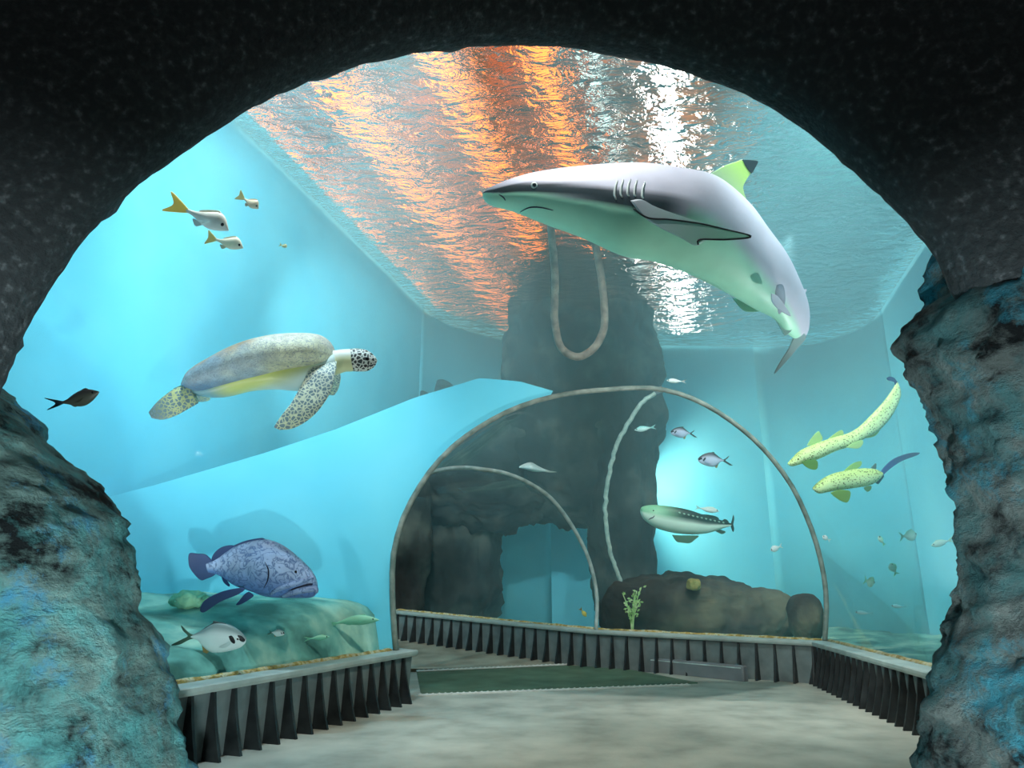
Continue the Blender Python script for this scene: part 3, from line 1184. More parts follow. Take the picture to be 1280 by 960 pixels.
sh.fin('pelvic_fin', [(934, 366), (950, 368), (975, 380), (972, 383), (955, 384), (946, 380)], rgb(150, 205, 180), None, (60, 0, 0), 2.0, label='far greenish pelvic fin')
sh.patch('fin_pit', [(980, 352), (990, 351), (997, 362), (1000, 378), (995, 388), (986, 374), (980, 363)], flat('shark_grey_patch', rgb(160, 170, 184)), .5, label='grey patch behind the pelvic fin')
sh.fin('anal_fin', [(996, 388), (1010, 392), (1022, 403), (1012, 414), (1004, 402)], rgb(196, 220, 216), None, (80, 0, 0), 1.6)
sh.fin('tail_fin', [(1030, 414), (1040, 408), (1047, 416), (1038, 430), (1026, 448), (1012, 466), (1018, 448), (1026, 430)], rgb(168, 200, 200), rgb(110, 140, 140), (96, 0, .5), 1.8, axis=(1040, 412, 1014, 462))

# ---- green turtle
tu = Beast('sea_turtle', 'green sea turtle paddling to the right with spread front flipper', 'turtle', (335, 465), 5.55)
CREAM, RUST, SLATE, YEL = rgb(228, 226, 206), rgb(206, 166, 120), rgb(104, 138, 172), rgb(206, 214, 130)


def shell_col(t, c, b, p):
    nz_ = fbm(p, 5, 3, 4)
    top = mixc(RUST, CREAM, sstep(.4, .62, t + .12 * nz_))
    side = mixc(rgb(164, 184, 196), rgb(226, 228, 196), sstep(.3, .7, t + .2 * nz_))
    col = mixc(side, top, sstep(.3, .75, c + .3 * nz_))
    return mixc(SLATE, col, sstep(.0, .22, t + .3 * (c + .2) + .1 * nz_))


shell = [(229, 478, 236, 486), (243, 461, 256, 490), (267, 446, 280, 486), (297, 431, 310, 479), (325, 422, 340, 473), (355, 417, 368, 468), (392, 417, 396, 463), (408, 424, 412, 458), (418, 440, 420, 450)]
tu.loft(shell, [2.2, 2.2, 2.1, 2.1, 2.1, 2.1, 2.1, 2.0, 1.5], shell_col, 60, 48)
tu.done([S['shell']], 'carapace')
tu.bvh = None


def under_col(t, c, b, p):
    return mixc(mixc(rgb(120, 160, 170), YEL, sstep(.15, .35, t)), rgb(206, 226, 220), sstep(.55, .8, t - .25 * c))


tu.loft([(238, 484, 244, 494), (254, 480, 264, 497), (275, 472, 285, 496), (300, 462, 315, 489), (330, 455, 345, 487), (360, 450, 376, 489), (392, 446, 402, 485), (410, 442, 416, 472), (420, 442, 424, 462)], 1.7, under_col, 40, 32)
tu.loft([(408, 440, 418, 470), (424, 437, 431, 465), (432, 436.5, 437, 464.5), (440, 436, 443, 464)], .8, lambda t, c, b, p: mixc(rgb(222, 226, 176), rgb(232, 236, 224), sstep(.1, .5, c)), 16, 24)
tu.loft([(438, 436, 440, 464), (446, 435.5, 448, 464.5), (456, 437, 458, 464), (464, 441, 464, 461.5), (469, 446, 468, 458), (471.5, 450, 470.5, 454)], .75, lambda t, c, b, p: rgb(226, 232, 222), 24, 24, mi=2)
fl_col = lambda t, c, b, p: mixc(rgb(226, 232, 216), rgb(206, 216, 170), t)
tu.loft([(424, 452, 398, 452, -12), (428, 464, 395, 463, -34), (428, 478, 392, 477, -44), (425, 491, 387, 489, -50), (419, 503, 381, 502, -55), (410, 515, 374, 512, -58), (398, 525, 368, 521, -60), (384, 532, 364, 528, -62), (370, 533.5, 363, 530.5, -62)], [.5, .35, .25, .2, .18, .16, .14, .14, .2], fl_col, 40, 24, mi=1)
tu.loft([(414, 450, 396, 452, 20), (411, 460, 390, 461, 50), (408, 470, 387, 471, 75), (402, 480, 383, 480, 95), (396, 488, 378, 488, 110), (388, 496, 373, 495, 120)], [.5, .35, .25, .2, .18, .2], fl_col, 20, 16, mi=1)
rf_col = lambda t, c, b, p: mixc(rgb(206, 214, 150), rgb(100, 124, 124), sstep(.3, .95, t))
tu.loft([(242, 482, 252, 504, -10), (228, 485, 241, 512, -18), (215, 495, 229, 519, -22), (206, 504, 215, 523.5, -24), (199, 514, 203, 521.5, -26)], [.4, .28, .22, .2, .25], rf_col, 24, 20, mi=1)
tu.loft([(244, 484, 250, 498, 30), (230, 486, 240, 502, 50), (216, 492, 222, 504, 66), (208, 497, 210, 502, 70)], [.4, .28, .22, .2], rf_col, 18, 16, mi=1)
tu.loft([(240, 480, 243, 490, 0), (228, 481, 229, 487, 0), (217, 485.5, 217.5, 487.5, 0)], .8, lambda t, c, b, p: rgb(120, 150, 130), 10, 12)
tu.done([S['smooth'], S['scaly'], S['headscale']], 'body')
tu.eye(461, 449, 2.3, rim=False)
tu.line('mouth', [(470, 455), (464, 457), (457, 459)], .7, S['mouth'], 0)
rim = [tu.L(bx + 1, by, -1.55 * math.hypot(tx - bx, ty - by) / 2 * 1.0) for tx, ty, bx, by in spline(shell[1:-1], 30)]

# ---- grouper
gr = Beast('grouper', 'big blue-grey grouper with thick lips and labyrinth markings', 'fish', (325, 712), 5.25)
gcol = lambda t, c, b, p: mixc(rgb(104, 142, 206), rgb(164, 190, 226), sstep(-.5, .6, c + .35 - .5 * abs(t - .35)))
gr.loft([(258, 704, 261, 716), (266, 701, 271, 718), (274, 696.5, 281, 723), (284, 689, 291, 730), (295, 682.5, 300, 734), (311, 677, 315, 739), (329, 674, 331, 744.5), (347, 679, 346, 746.5), (362, 688.5, 361, 747), (374, 698.5, 375, 747),
         (384, 708, 386, 747), (391, 716.5, 393, 745), (394.5, 723, 396.5, 740), (395, 727, 396, 736)], [.5, .5, .5, .52, .56, .6, .64, .66, .68, .7, .7, .68, .6, .5], gcol, 80, 40)
gr.done([S['maze']])
DK = rgb(46, 74, 128)
gr.fin('tail_fin', [(268, 704), (258, 693.5), (247, 692), (236.5, 692), (236, 706), (241, 715.5), (250.5, 725), (258, 723.5), (270, 717)], rgb(86, 112, 164), DK, (0, 0, 0), 1.2, axis=(268, 710, 238, 708))
gr.fin('soft_dorsal_fin', [(264, 701), (266, 694), (272, 687), (281, 682.5), (292, 682), (288, 690), (278, 697), (270, 703)], DK, rgb(66, 96, 150), (0, 0, 0), 1.2, axis=(266, 690, 285, 695))
gr.fin('spiny_dorsal_fin', [(288, 686), (293, 681.5), (305, 676.5), (318, 673.5), (329, 672.5), (330, 676), (315, 680), (300, 685)], rgb(72, 98, 146), None, (0, 0, 0), 1.2)
gr.fin('pectoral_fin', [(311, 728), (314, 731), (305, 737), (286, 744.5), (273, 753), (266, 757), (262, 754), (266, 744), (276, 737), (292, 731)], rgb(70, 98, 150), rgb(40, 62, 108), (-22, .12, 0), 1.2, axis=(312, 730, 265, 752), label='long dark blue pectoral fin')
gr.fin('pelvic_fin', [(314, 737), (320, 742), (313, 748), (304, 753), (298, 753.5), (304, 746), (309, 740)], rgb(74, 102, 152), rgb(44, 66, 112), (-8, 0, 0), 1.1, axis=(316, 740, 300, 752))
gr.fin('anal_fin', [(277, 721), (282, 724), (287, 731), (286, 733), (280, 728)], DK, None, (0, 0, 0), 1.0)
gr.line('upper_lip', [(343, 739), (350, 733), (362, 728), (377, 724), (388, 720.5), (394, 721)], 3.3, S['maze'], .3, label='pale blue upper lip')
gr.patch('mouth', [(364, 734), (374, 729.5), (388, 726), (394, 727.5), (389, 731.5), (376, 732.5)], S['mouth'], .8)
gr.line('lower_lip', [(356, 743), (368, 737), (382, 733.5), (392, 733), (397, 735), (397, 739)], 4.4, S['maze'], .3, label='thick lower lip')
for nm in ('upper_lip', 'lower_lip'):
    me = bpy.data.objects[nm].data
    a = me.color_attributes.new('pigment', 'FLOAT_COLOR', 'POINT')
    for d_ in a.data:
        d_.color = rgb(150, 176, 216)
gr.eye(374, 711, 1.7, rim=False)
gr.line('gill_cover', [(338, 697), (343, 707), (342, 719), (336, 730)], 1.0, S['mouth'], -.4)


# ---- deep silver pompano
def pompano(name, label, c, depth, sc, flip, rot=0, top=rgb(120, 140, 138), belly=rgb(216, 232, 230), mark=True, group=None, tail_c=rgb(86, 112, 90)):
    """built round the first one's outline (nose right, 95 px long), scaled, mirrored and turned"""
    b = Beast(name, label, 'fish', c, depth, group)
    cr, sr = math.cos(math.radians(rot)), math.sin(math.radians(rot))

    def T(x, y):
        u, v_ = (x - 264) * sc, (y - 797) * sc
        if flip:
            u = -u
        return (c[0] + u * cr - v_ * sr, c[1] + u * sr + v_ * cr)
    def TT(l):
        return [T(*p) for p in l]
    st = [(238, 794.5, 238, 797.5), (246, 791, 247, 800), (255, 786, 254, 808), (268, 779, 264, 815), (282, 779.5, 276, 815.5), (294, 784.5, 290, 813), (303, 791.5, 301, 809), (308, 798, 307, 803.5)]
    b.loft([T(a0, a1) + T(a2, a3) for a0, a1, a2, a3 in st], .42, lambda t, cc, bb, p: mixc(belly, top, sstep(.25, .85, cc)), 36, 28)
    b.done([S['smooth']])
    b.fin('tail_fin', TT([(247, 795), (238, 792), (232, 787), (226.5, 781.5), (229, 788), (235, 794.5), (228, 799), (220, 803), (214, 806.5), (224, 806), (236, 800), (246, 797)]), tail_c, None, (0, 0, 0), .7 * sc, n=60)
    b.fin('dorsal_fin', TT([(250, 789), (258, 783.5), (266, 778.5), (267, 776), (274, 777.5), (283, 779.5), (276, 781), (262, 786)]), tuple(k * .5 for k in top[:3]), None, (0, 0, 0), .7 * sc)
    b.fin('anal_fin', TT([(252, 804), (256, 809), (261, 814.5), (256, 818), (254, 814)]), rgb(170, 150, 90), None, (0, 0, 0), .7 * sc)
    b.fin('pectoral_fin', TT([(291, 799), (284, 802), (277, 806), (284, 807), (291, 803)]), belly, None, (-9 * sc, 0, 0), .5 * sc)
    if mark:
        b.patch('gill_marking', TT([(288, 793), (292, 792.5), (296, 799), (295, 803), (291, 800)]), S['black'], .4 * sc, label='dark mark behind the eye')
        b.patch('face_marking', TT([(298, 792), (303, 794), (307, 799), (305.5, 802), (301, 799)]), S['black'], .4 * sc, label='dark mark on the snout')
    b.eye(*T(299, 797), 1.9 * sc, rim=sc > .9)
    return b


pompano('pompano', 'silver deep-bodied fish with dark face marks below the grouper', (264, 797), 4.85, 1, False)
pompano('pompano', 'small round pale fish to the right of the silver fish below the grouper', (345.5, 791), 5.4, .24, False, top=rgb(150, 176, 170))
pompano('pompano', 'upper of the two dark-backed silver fish under the large joint ring', (854, 541), 10.6, .36, True, 8, rgb(22, 25, 32), rgb(186, 196, 216), group=None, tail_c=rgb(50, 58, 62))
pompano('pompano', 'lower of the two dark-backed silver fish, just above the white-bellied shark', (893, 575), 10.6, .47, True, 6, rgb(44, 46, 54), rgb(195, 204, 222), tail_c=rgb(60, 66, 66))

# ---- slender fish family: nose -> tail axis with a profile
PROF = {
    'snapper': [(0, .03, .03), (.06, .3, .16), (.16, .75, .34), (.28, 1, .5), (.42, .88, .6), (.58, .6, .5), (.74, .36, .3), (.86, .2, .18), (1, .16, .14)],
    'slim': [(0, .05, .05), (.08, .35, .35), (.25, .8, .8), (.45, 1, 1), (.65, .8, .8), (.85, .35, .35), (1, .14, .14)],
    'deep': [(0, .05, .05), (.08, .4, .4), (.25, .9, .9), (.45, 1, 1), (.65, .85, .85), (.85, .35, .35), (1, .16, .16)],
}


def fish(name, label, nose, tail, hgt, prof, depth, top, belly, tailc, group=None, tl=.22, eye=True, fork=.5, bend=0, tw=1.0):
    c = ((nose[0] + tail[0]) / 2, (nose[1] + tail[1]) / 2)
    b = Beast(name, label, 'fish', c, depth, group)
    N0, T0 = Vector(nose), Vector(tail)
    ax = T0 - N0
    Ln = ax.length
    u = ax / Ln
    up = Vector((u.y, -u.x))
    if up.y > 0:
        up = -up
    def at(s_, h):
        bd = bend * math.sin(PI * s_) * Ln
        p = N0 + ax * s_ + up * (h * hgt + bd)
        return (p.x, p.y)
    body = 1 - tl
    st = []
    for (s_, a, d_) in reversed(PROF[prof]):
        st.append(at(s_ * body, a * .5) + at(s_ * body, -d_ * .5))
    b.loft(st, .5, lambda t, cc, bb, p: mixc(belly, top, sstep(-.1, .8, cc)), 30, 20)
    b.done([S['smooth']])
    th = max(.35, hgt * .03)
    w = .42 * tw
    b.fin('tail_fin', [at(body - .05, .05), at(body + tl * .5, w * .7), at(1, w), at(1 - tl * fork, .0), at(1, -w), at(body + tl * .5, -w * .7), at(body - .05, -.05)], tailc, None, (0, 0, 0), th, n=42)
    f = lambda s_: [p for p in PROF[prof]]
    b.fin('dorsal_fin', [at(.25 * body, .4), at(.35 * body, .55), at(.55 * body, .42), at(.75 * body, .2), at(.5 * body, .22)], tuple(k * .9 for k in top[:3]), None, (0, 0, 0), th)
    b.fin('anal_fin', [at(.55 * body, -.25), at(.68 * body, -.42), at(.8 * body, -.2), at(.66 * body, -.18)], tuple(k * .9 for k in belly[:3]), None, (0, 0, 0), th)
    if eye:
        b.eye(*at(.1, .1), max(.8, hgt * .07), rim=False)
        b.fin('pectoral_fin', [at(.27, -.02), at(.36, -.1), at(.42, -.16), at(.34, -.2)], belly, None, (-hgt * .24, 0, 0), th * .7)
    return b


PALE, YTAIL = rgb(236, 232, 222), rgb(240, 214, 110)
yg = 'pale yellow-tailed fish near the cave arch'
fish('yellowtail_fish', 'largest of the pale yellow-tailed fish by the upper left of the arch', (286, 288), (208, 251), 31, 'snapper', 4.75, rgb(240, 232, 214), rgb(216, 232, 230), YTAIL, yg, .32, fork=.35)
fish('yellowtail_fish', 'pale yellow-tailed fish swimming just below the largest one', (304, 310), (258, 296), 21, 'snapper', 4.9, rgb(238, 228, 200), rgb(206, 220, 200), rgb(222, 208, 140), yg, .24, fork=.2)
fish('yellowtail_fish', 'small tan fish highest in the group of pale yellow-tailed fish', (323, 261), (297, 243), 16, 'snapper', 5.2, rgb(228, 206, 170), rgb(214, 206, 180), rgb(220, 206, 140), yg, .3, fork=.2)
fish('yellowtail_fish', 'tiny tan fish between the pale yellow-tailed fish and the turtle', (359, 309), (349, 305.5), 6, 'snapper', 5.5, rgb(214, 204, 150), rgb(190, 200, 150), rgb(200, 200, 140), yg, .25, eye=False)
fish('dark_fish', 'dark brown fork-tailed fish above the left boulder', (124, 490), (57, 505), 20, 'slim', 4.0, rgb(50, 48, 48), rgb(66, 68, 58), rgb(40, 66, 78), None, .3, fork=.6, bend=-.05, tw=.9)

# ---- spotted zebra sharks at the right
YG, YG2 = rgb(196, 222, 140), rgb(210, 236, 180)
z1 = Beast('zebra_shark', 'upper spotted yellow-green shark with its tail curled upward, beside the pillar', 'shark', (1055, 530), 8.2)
zc = lambda t, c, b, p: mixc(YG2, YG, sstep(-.3, .8, c))
def Z(l):
    return [tuple(v / 5.333 + (960 if i % 2 == 0 else 460) for i, v in enumerate(p)) for p in l]
z1.loft(Z([(132, 632, 134, 646), (160, 604, 165, 655), (220, 548, 232, 636), (330, 500, 335, 606), (440, 462, 455, 552), (540, 432, 560, 520), (610, 390, 640, 472), (690, 312, 735, 420), (770, 225, 825, 318), (825, 150, 878, 210), (848, 108, 884, 150), (852, 88, 866, 96)]),
        [.9, .95, .95, .85, .8, .75, .65, .5, .45, .45, .4, .4], zc, 70, 28)
z1.done([S['spots']])
def zf(b, name, poly, c1, c2=None, off=(0, 0, 0), axis=None, th=.9, label=None):
    return b.fin(name, Z(poly), c1, c2, off, th, axis=Z([axis])[0] if axis else None, label=label)
zf(z1, 'dorsal_fin', [(262, 520), (285, 480), (318, 438), (342, 422), (356, 440), (368, 476), (330, 506)], rgb(190, 226, 160), None, (2, 0, 0))
zf(z1, 'second_dorsal_fin', [(405, 474), (440, 446), (478, 420), (500, 416), (508, 440), (470, 462)], rgb(190, 222, 150), None, (2, 0, 0))
zf(z1, 'pectoral_fin', [(198, 618), (250, 606), (298, 610), (306, 640), (296, 668), (262, 668), (222, 648)], rgb(126, 176, 100), rgb(110, 160, 96), (-12, 0, 0), label='darker green pectoral fin')
zf(z1, 'pelvic_fin', [(500, 526), (540, 500), (605, 478), (612, 500), (586, 530), (545, 532)], rgb(200, 232, 170), None, (-8, 0, 0))
zf(z1, 'anal_fin', [(600, 470), (640, 440), (735, 395), (742, 420), (714, 452), (668, 466), (630, 466)], rgb(190, 226, 150), None, (0, 0, 0))
zf(z1, 'tail_tip', [(846, 112), (844, 96), (824, 88), (798, 80), (792, 66), (812, 57), (838, 64), (852, 80), (864, 100), (860, 116)], rgb(36, 76, 128), None, (0, 0, 0), label='curled dark blue tail tip')
z1.eye(*Z([(188, 604)])[0], 1.0, rim=False)
z2 = Beast('zebra_shark', 'lower spotted yellow-green shark with a straight dark tail, beside the pillar', 'shark', (1075, 600), 8.2)
z2.loft(Z([(298, 798, 302, 812), (330, 766, 338, 836), (390, 724, 400, 826), (455, 698, 465, 814), (520, 684, 530, 806), (590, 672, 600, 796), (655, 668, 662, 786), (715, 674, 716, 764), (752, 690, 748, 738), (768, 694, 766, 716)]), [.9, .95, .9, .85, .8, .75, .7, .6, .5, .4], zc, 60, 28)
z2.done([S['spots']])
zf(z2, 'dorsal_fin', [(510, 688), (545, 654), (585, 630), (625, 622), (628, 646), (604, 668), (560, 684)], rgb(170, 216, 140), None, (2, 0, 0))
zf(z2, 'second_dorsal_fin', [(690, 668), (706, 652), (724, 636), (726, 656), (722, 674)], rgb(104, 140, 140), None, (2, 0, 0))
zf(z2, 'pectoral_fin', [(386, 822), (440, 804), (510, 808), (520, 840), (500, 884), (462, 878), (416, 850)], rgb(150, 190, 110), rgb(104, 160, 96), (-12, 0, 0), label='darker green pectoral fin')
zf(z2, 'pelvic_fin', [(622, 794), (645, 784), (672, 782), (668, 806), (648, 820), (632, 810)], rgb(116, 164, 120), None, (-6, 0, 0))
zf(z2, 'anal_fin', [(712, 762), (736, 734), (764, 708), (772, 724), (752, 752), (732, 774)], rgb(60, 110, 120), None, (0, 0, 0))
zf(z2, 'tail_fin', [(748, 706), (760, 676), (792, 640), (832, 608), (880, 586), (950, 566), (1008, 564), (1004, 576), (950, 596), (890, 620), (838, 652), (790, 690), (766, 712)], rgb(78, 116, 176), rgb(66, 90, 122), (0, 0, 0), (760, 690, 1000, 570), label='long dark blue tail')
z2.eye(*Z([(352, 764)])[0], 1.0, rim=False)

# ---- white-bellied shark beyond the back curb
def Y4(l):
    return [tuple(v / 4.8 + (780 if i % 2 == 0 else 500) for i, v in enumerate(p)) for p in l]
M['palestone2'] = flat('pale_spot', rgb(130, 170, 150))
nb = Beast('banded_shark', 'white-bellied shark with dark spotted back, seen beyond the back curb', 'shark', (860, 652), 10.4)
nb.loft(Y4([(98, 655, 100, 682), (112, 640, 118, 716), (160, 630, 170, 756), (230, 632, 232, 782), (320, 644, 318, 800), (400, 662, 410, 806), (480, 690, 490, 800), (550, 710, 552, 784), (610, 730, 606, 766), (648, 742, 646, 756)]),
        [.9, .9, .9, .9, .85, .8, .75, .7, .6, .5], lambda t, c, b, p: mixc(rgb(216, 240, 222), mixc(rgb(130, 190, 150), rgb(26, 52, 46), sstep(.25, .5, t)), sstep(.1 - .25 * t, .5 - .25 * t, c)), 60, 28)
nb.done([S['smooth']])
def nf(name, poly, c1, c2=None, off=(0, 0, 0), label=None):
    return nb.fin(name, Y4(poly), c1, c2, off, .8, label=label)
nf('pectoral_fin', [(276, 798), (340, 802), (434, 804), (412, 828), (384, 848), (340, 846), (304, 838)], rgb(110, 156, 132), None, (-10, 0, 0))
nf('dorsal_fin', [(420, 680), (450, 684), (520, 690), (560, 702), (566, 716), (500, 712)], rgb(60, 96, 86), None, (0, 0, 0))
nf('second_dorsal_fin', [(586, 726), (604, 714), (622, 722), (626, 736)], rgb(60, 92, 84), None, (0, 0, 0))
nf('anal_fin', [(540, 782), (570, 776), (610, 790), (590, 804), (566, 796)], rgb(80, 120, 104), None, (0, 0, 0))
nf('tail_fin', [(640, 750), (648, 720), (656, 690), (661, 712), (655, 745), (660, 770), (655, 792), (644, 770)], rgb(56, 88, 84), None, (0, 0, 0))
nb.line('mouth', Y4([(140, 710), (152, 700), (164, 694), (172, 682)]), .6, S['mouth'], 0)
nb.eye(*Y4([(168, 656)])[0], .9, rim=False)
for i in range(11):
    x = 322 + i * 27
    y = 668 + i * 6.6
    px_, py_ = Y4([(x, y)])[0]
    nb.patch('back_spot', [(px_ - 1.7, py_ - .6), (px_ + .3, py_ - 1.1), (px_ + 1.8, py_ + .2), (px_ + .2, py_ + 1)], M['palestone2'], .2, 14, label='pale spot on the back')

# ---- small pale fish
GP = rgb(196, 230, 206)
WH = rgb(232, 240, 236)
fish('slim_fish', 'slim white fish beside the pale kinked reflection, left of the dark-backed silver fish', (793, 537.5), (820, 533.5), 7, 'slim', 10.8, rgb(150, 220, 214), rgb(220, 244, 236), rgb(170, 224, 220))
fish('slim_fish', 'slim white fish directly over the top of the large joint ring', (833, 475.5), (858, 477), 6, 'slim', 9.0, rgb(180, 190, 186), rgb(220, 226, 220), rgb(180, 190, 186))
fish('slim_fish', 'small white fish touching the back of the white-bellied shark', (899, 639), (868, 634), 7.5, 'slim', 11.2, rgb(206, 226, 214), rgb(240, 246, 238), rgb(190, 226, 220))
fish('slim_fish', 'tiny yellow fish low behind the smaller joint ring', (733, 771), (725, 760), 5.5, 'slim', 10.3, rgb(214, 190, 70), rgb(232, 214, 120), rgb(200, 160, 60), eye=False)
ry = Beast('ray', 'pale triangular ray above the smaller joint ring', 'ray', (666, 585), 10.6)
ry.loft([(649, 583, 649, 585), (656, 579.5, 656, 586.5), (664, 578, 665, 589), (672, 582, 673, 590), (680, 586, 681, 589.5), (686, 588, 686, 589)], [1.4, 2.2, 2.6, 1.8, 1, .8], lambda t, c, b, p: mixc(rgb(214, 226, 220), rgb(186, 200, 194), sstep(0, .6, c)), 30, 20)
ry.done([S['smooth']])
ry.fin('tail', [(680, 587), (688, 588.5), (696, 590), (688, 590.5), (680, 589.6)], rgb(190, 205, 198), None, (0, 0, 0), .3)
far = [
    ((1146, 668), (1124, 671), 14, 'deep', 9.2, 'largest of the small pale fish left of the pillar', rgb(160, 226, 206)),
    ((1098, 670), (1106, 682), 6, 'deep', 9.6, 'small pale green fish below the lower spotted shark', rgb(160, 226, 190)),
    ((1113, 704), (1121, 719), 10, 'deep', 9.4, 'pale green fish swimming nose up between two others left of the pillar', rgb(176, 232, 190)),
    ((1093, 729), (1080, 725), 13, 'deep', 9.4, 'round pale green fish lowest of the group left of the pillar', rgb(176, 232, 190)),
    ((1028, 670), (1038, 676), 6, 'deep', 9.8, 'little white fish on the right edge of the large joint ring', WH),
    ((963, 688), (978, 682), 8, 'deep', 11.4, 'little white fish inside the large joint ring, right of the white-bellied shark', WH),
    ((1164, 682), (1192, 674), 9, 'slim', 8.2, 'slim pale fish half hidden behind the pillar', rgb(200, 236, 216)),
    ((1068, 765), (1092, 767), 5, 'slim', 9.0, 'slim whitish fish low over the seabed right of the large joint ring', rgb(150, 220, 226)),
    ((1113, 757), (1134, 759), 5, 'slim', 8.6, 'slim whitish fish low over the seabed nearest the pillar', rgb(150, 220, 226)),
]
for nose, tail, h_, pr, dp, lab, c_ in far:
    fish('small_fish', lab, nose, tail, h_, pr, dp, c_, mixc(c_, WH, .4), c_, 'small pale fish at the right')
fish('bottom_fish', 'long pale green fish lying over the seabed near the left curb end', (474, 775), (402, 784), 13, 'slim', 6.1, rgb(160, 226, 190), rgb(120, 200, 170), rgb(140, 210, 180), None, .25, bend=.05)
fish('bottom_fish', 'short pale green fish over the seabed below the longer pale one', (412, 796), (380, 799), 7, 'slim', 5.7, rgb(170, 230, 196), rgb(120, 200, 170), rgb(140, 210, 180), None, .25)

# ---- hose, modelled glass reflection, plant, stones, modelled glint
def hang(name, label, pts, depth, r, mat, n, wob=0, ring=None):
    t = thing(name, label, 'hose', at_depth(*pts[0], depth).to_tuple())  # also makes the glass reflection modelled as a tube
    o_ = Vector(t.location)
    q = []
    for i, (x, y) in enumerate(spline(pts, n)):
        w = wob * (noise.noise(Vector((i * .9, 3, 1))))
        q.append(at_depth(x + w, y, depth) - o_)
    tube('tube', q, r, mat, t)
    for k in (0, n - 1):
        d_ = (q[1] - q[0]) if k == 0 else (q[-1] - q[-2])
        d_.normalize()
        tube('coupling', [q[k] - d_ * r * 2, q[k], q[k] + d_ * r * 2], r * 1.6, M['step'], t)
    return t


hang('hose', 'pale kinked glass reflection modelled as a tube beside the dark rock column', [(824, 489), (803, 503), (786, 528), (771, 556), (762, 590), (757, 625), (758, 660), (764, 694), (774, 722), (782, 750)], 11.4, .035, M['hose'], 60, 2.2)  # reflection of the joint ring in the glass, built as a tube
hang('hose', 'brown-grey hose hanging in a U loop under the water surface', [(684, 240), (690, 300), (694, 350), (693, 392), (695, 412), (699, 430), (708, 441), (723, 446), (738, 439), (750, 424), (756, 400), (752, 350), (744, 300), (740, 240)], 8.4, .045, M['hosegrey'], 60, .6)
pl = at_height(791, 782, .5)
pl = at_depth(790, 780, 9.6)
t = thing('sea_plant', 'small leafy pale green plant at the foot of the dark rock column', 'plant', pl.to_tuple())
stv, stf, lv, lf = [], [], [], []
rnd = random.Random(5)
for i in range(9):
    a = rnd.uniform(0, 2 * PI)
    h_ = rnd.uniform(.25, .6)
    tip = Vector((math.cos(a) * rnd.uniform(.05, .26), math.sin(a) * .12, h_))
    pts = [Vector((0, 0, -.3)), Vector((tip.x * .3, tip.y * .3, h_ * .4)), tip]
    v_, f_ = tube_geo(spline([tuple(p) for p in pts], 8), .008, 6)
    stf += [tuple(k + len(stv) for k in q) for q in f_]
    stv += v_
    for j in range(7):
        c_ = Vector(spline([tuple(p) for p in pts], 12)[5 + j]) + Vector((rnd.uniform(-.05, .05), rnd.uniform(-.04, .04), rnd.uniform(-.02, .02)))
        d_ = Vector((rnd.uniform(-1, 1), rnd.uniform(-.6, .2), rnd.uniform(-.3, 1))).normalized()
        s_ = d_.cross(Vector((0, 1, .2))).normalized()
        n_ = d_.cross(s_) * .006
        b0 = len(lv)
        for (u, w_) in ((0, 0), (.035, .018), (.07, 0), (.035, -.018)):
            lv += [c_ + d_ * u + s_ * w_ + n_ * (1 if u == .035 else .2), c_ + d_ * u + s_ * w_ - n_ * (1 if u == .035 else .2)]
        lf += [(b0, b0 + 2, b0 + 4, b0 + 6), (b0 + 7, b0 + 5, b0 + 3, b0 + 1)] + [(b0 + 2 * k, b0 + 2 * k + 1, b0 + (2 * k + 3) % 8, b0 + (2 * k + 2) % 8) for k in range(4)]
mesh('stem', stv, stf, M['leaf'], t)
mesh('foliage', lv, lf, M['leaf'], t, smooth=False)
t.scale = (.78, .78, .78)
M['glint_blob'] = noisy('yellow_glint', [(.3, rgb(120, 110, 50)), (.7, rgb(170, 160, 96))], 10, 5, .9, .6)  # tone of the yellow light glint
M['palestone'] = noisy('pale_stone', [(.3, rgb(120, 190, 150)), (.7, rgb(190, 240, 190))], 6, 5, .9, .5)
blob('glint_blob', 'yellow light glint on the low brown rock ledge, modelled as a blob', at_depth(868, 731, 10.55), (.1, .09, .09), M['glint_blob'], .035, 41, 4, 'glint_blob', 4)  # glint of yellow light built as a small lump on the ledge
blob('stone', 'flat pale green stone under the grouper tail', at_depth(238, 750, 5.7), (.14, .1, .035), M['palestone'], .06, 43, 5, 'stone', 4)
# ------------------------------------------------------------------ lights and world
def spot(name, loc, target, power, col, angle, blend_=.6, r=.05):
    l = bpy.data.lights.new(name, 'SPOT')
    l.energy = power
    l.color = col
    l.spot_size = math.radians(angle)
    l.spot_blend = blend_
    l.shadow_soft_size = r
    o = bpy.data.objects.new(name, l)
    COL.objects.link(o)
    o.location = loc
    o.rotation_euler = (Vector(target) - Vector(loc)).to_track_quat('-Z', 'Y').to_euler()
    return o


def point(name, loc, power, col, r=.1):
    l = bpy.data.lights.new(name, 'POINT')
    l.energy = power
    l.color = col
    l.shadow_soft_size = r
    o = bpy.data.objects.new(name, l)
    COL.objects.link(o)
    o.location = loc
    return o


W_ = (1, 1, 1)
LC = (.88, .98, 1)
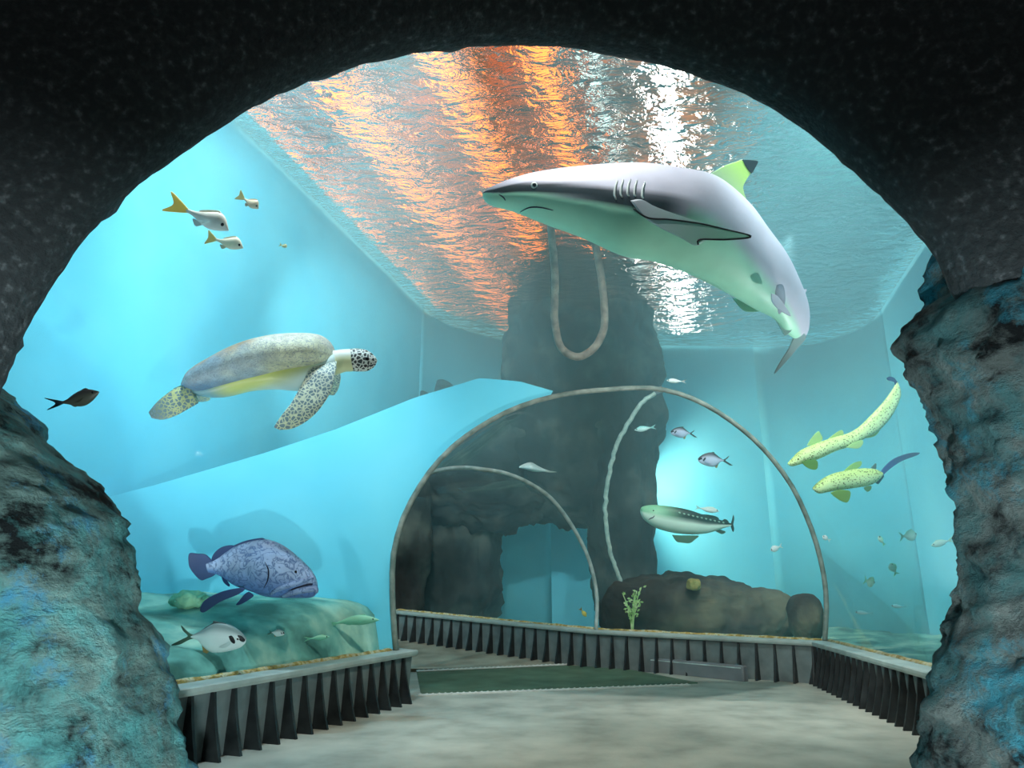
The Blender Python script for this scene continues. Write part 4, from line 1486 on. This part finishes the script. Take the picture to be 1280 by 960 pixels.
# added unseen lights under the surface over the tunnel mouth, brightening tank and animals
spot('tank_fill_light', (-2.2, 3.9, 6.3), (-4.2, 6.2, 1.6), 170, LC, 100)
spot('tank_fill_light', (-1.6, 4.0, 6.3), (-2.4, 6.6, .9), 620, (.45, .78, 1), 60)
spot('tank_fill_light', (-1.4, 4.0, 6.3), (-3.0, 10.0, 3.2), 850, LC, 70)
spot('tank_fill_light', (-.8, 4.2, 6.3), (-1.6, 12.5, 3.4), 2600, LC, 45)
spot('tank_fill_light', (-1.2, 3.9, 6.3), (-3.8, 7.6, 4.0), 320, LC, 70)
spot('tank_fill_light', (-1.6, 3.9, 5.4), (-3.0, 5.8, 1.6), 240, (1, 1, 1), 90)
spot('tank_fill_light', (.2, 3.9, 6.1), (1.3, 6.3, 3.5), 540, (1, 1, 1), 60)
spot('tank_fill_light', (2.4, 4.2, 6.3), (4.6, 8.0, 1.8), 900, LC, 90)
spot('tank_fill_light', (2.2, 4.2, 6.3), (4.6, 12.0, 2.6), 1700, LC, 50)
# added light hidden behind the crag, brightening the far open water at the right
spot('tank_fill_light', (2.3, 14.9, 3.2), (5.0, 15.3, 2.8), 650, (1, 1, .84), 115)
# added fill lights low in the tank behind pillar and boulder, brightening undersides
spot('tank_fill_light', (4.4, 6.2, .8), (1.6, 6.1, 3.7), 380, (1, 1, 1), 80)
spot('tank_fill_light', (-3.3, 4.5, .8), (-2.3, 5.8, 2.8), 90, (1, 1, 1), 90)
spot('tank_fill_light', (4.0, 9.3, 5.9), (3.0, 11.5, 2.2), 260, (1, 1, 1), 60)  # added light high in the tank, aimed beyond the back curb
# added unseen uplights above the water, brightening and tinting the ceiling
for l, a, pw, c in ((-3, 6, 420, (1, .45, .15)), (-3, 10, 460, (1, .45, .15)), (-3, 15, 460, (1, .45, .15)), (-6, 8, 460, (1, .45, .15)), (-6, 14, 460, (1, .45, .15)), (4, 8, 350, (.5, 1, 1)), (4, 14, 350, (.5, 1, 1))):
    p = lat(a, l, 6.8)
    spot('hall_fill_light', p, lat(a + .3, l, 9), pw, c, 165, 1, 0)
# added light hidden behind the arch, brightening the tunnel floor
spot('tunnel_fill_light', (.2, 3.35, 3.25), (1.0, 7.5, 0), 320, (1, .95, .84), 95, .8, .1)
# added unseen fill lights low in front, brightening the boulder and the pillar
spot('lobby_fill_light', (-.3, .9, .25), (-1.9, 2.6, .7), 420, (.8, .97, 1), 80, .8)
spot('lobby_fill_light', (.6, 1.0, .25), (2.2, 2.7, .8), 420, (.8, .97, 1), 80, .8)

w = bpy.data.worlds.new('world')
SC.world = w
w.use_nodes = True
w.node_tree.nodes['Background'].inputs[0].default_value = (.5, .56, .58, 1)
w.node_tree.nodes['Background'].inputs[1].default_value = .17

SC.view_settings.view_transform = 'Standard'
SC.view_settings.look = 'None'
SC.view_settings.exposure = 0
SC.view_settings.gamma = 1
SC.view_settings.use_curve_mapping = False
c = SC.cycles
c.use_denoising = True
c.caustics_reflective = False
c.caustics_refractive = False
c.max_bounces = 10
c.transparent_max_bounces = 24
c.volume_bounces = 1
c.sample_clamp_indirect = 4
c.use_adaptive_sampling = True
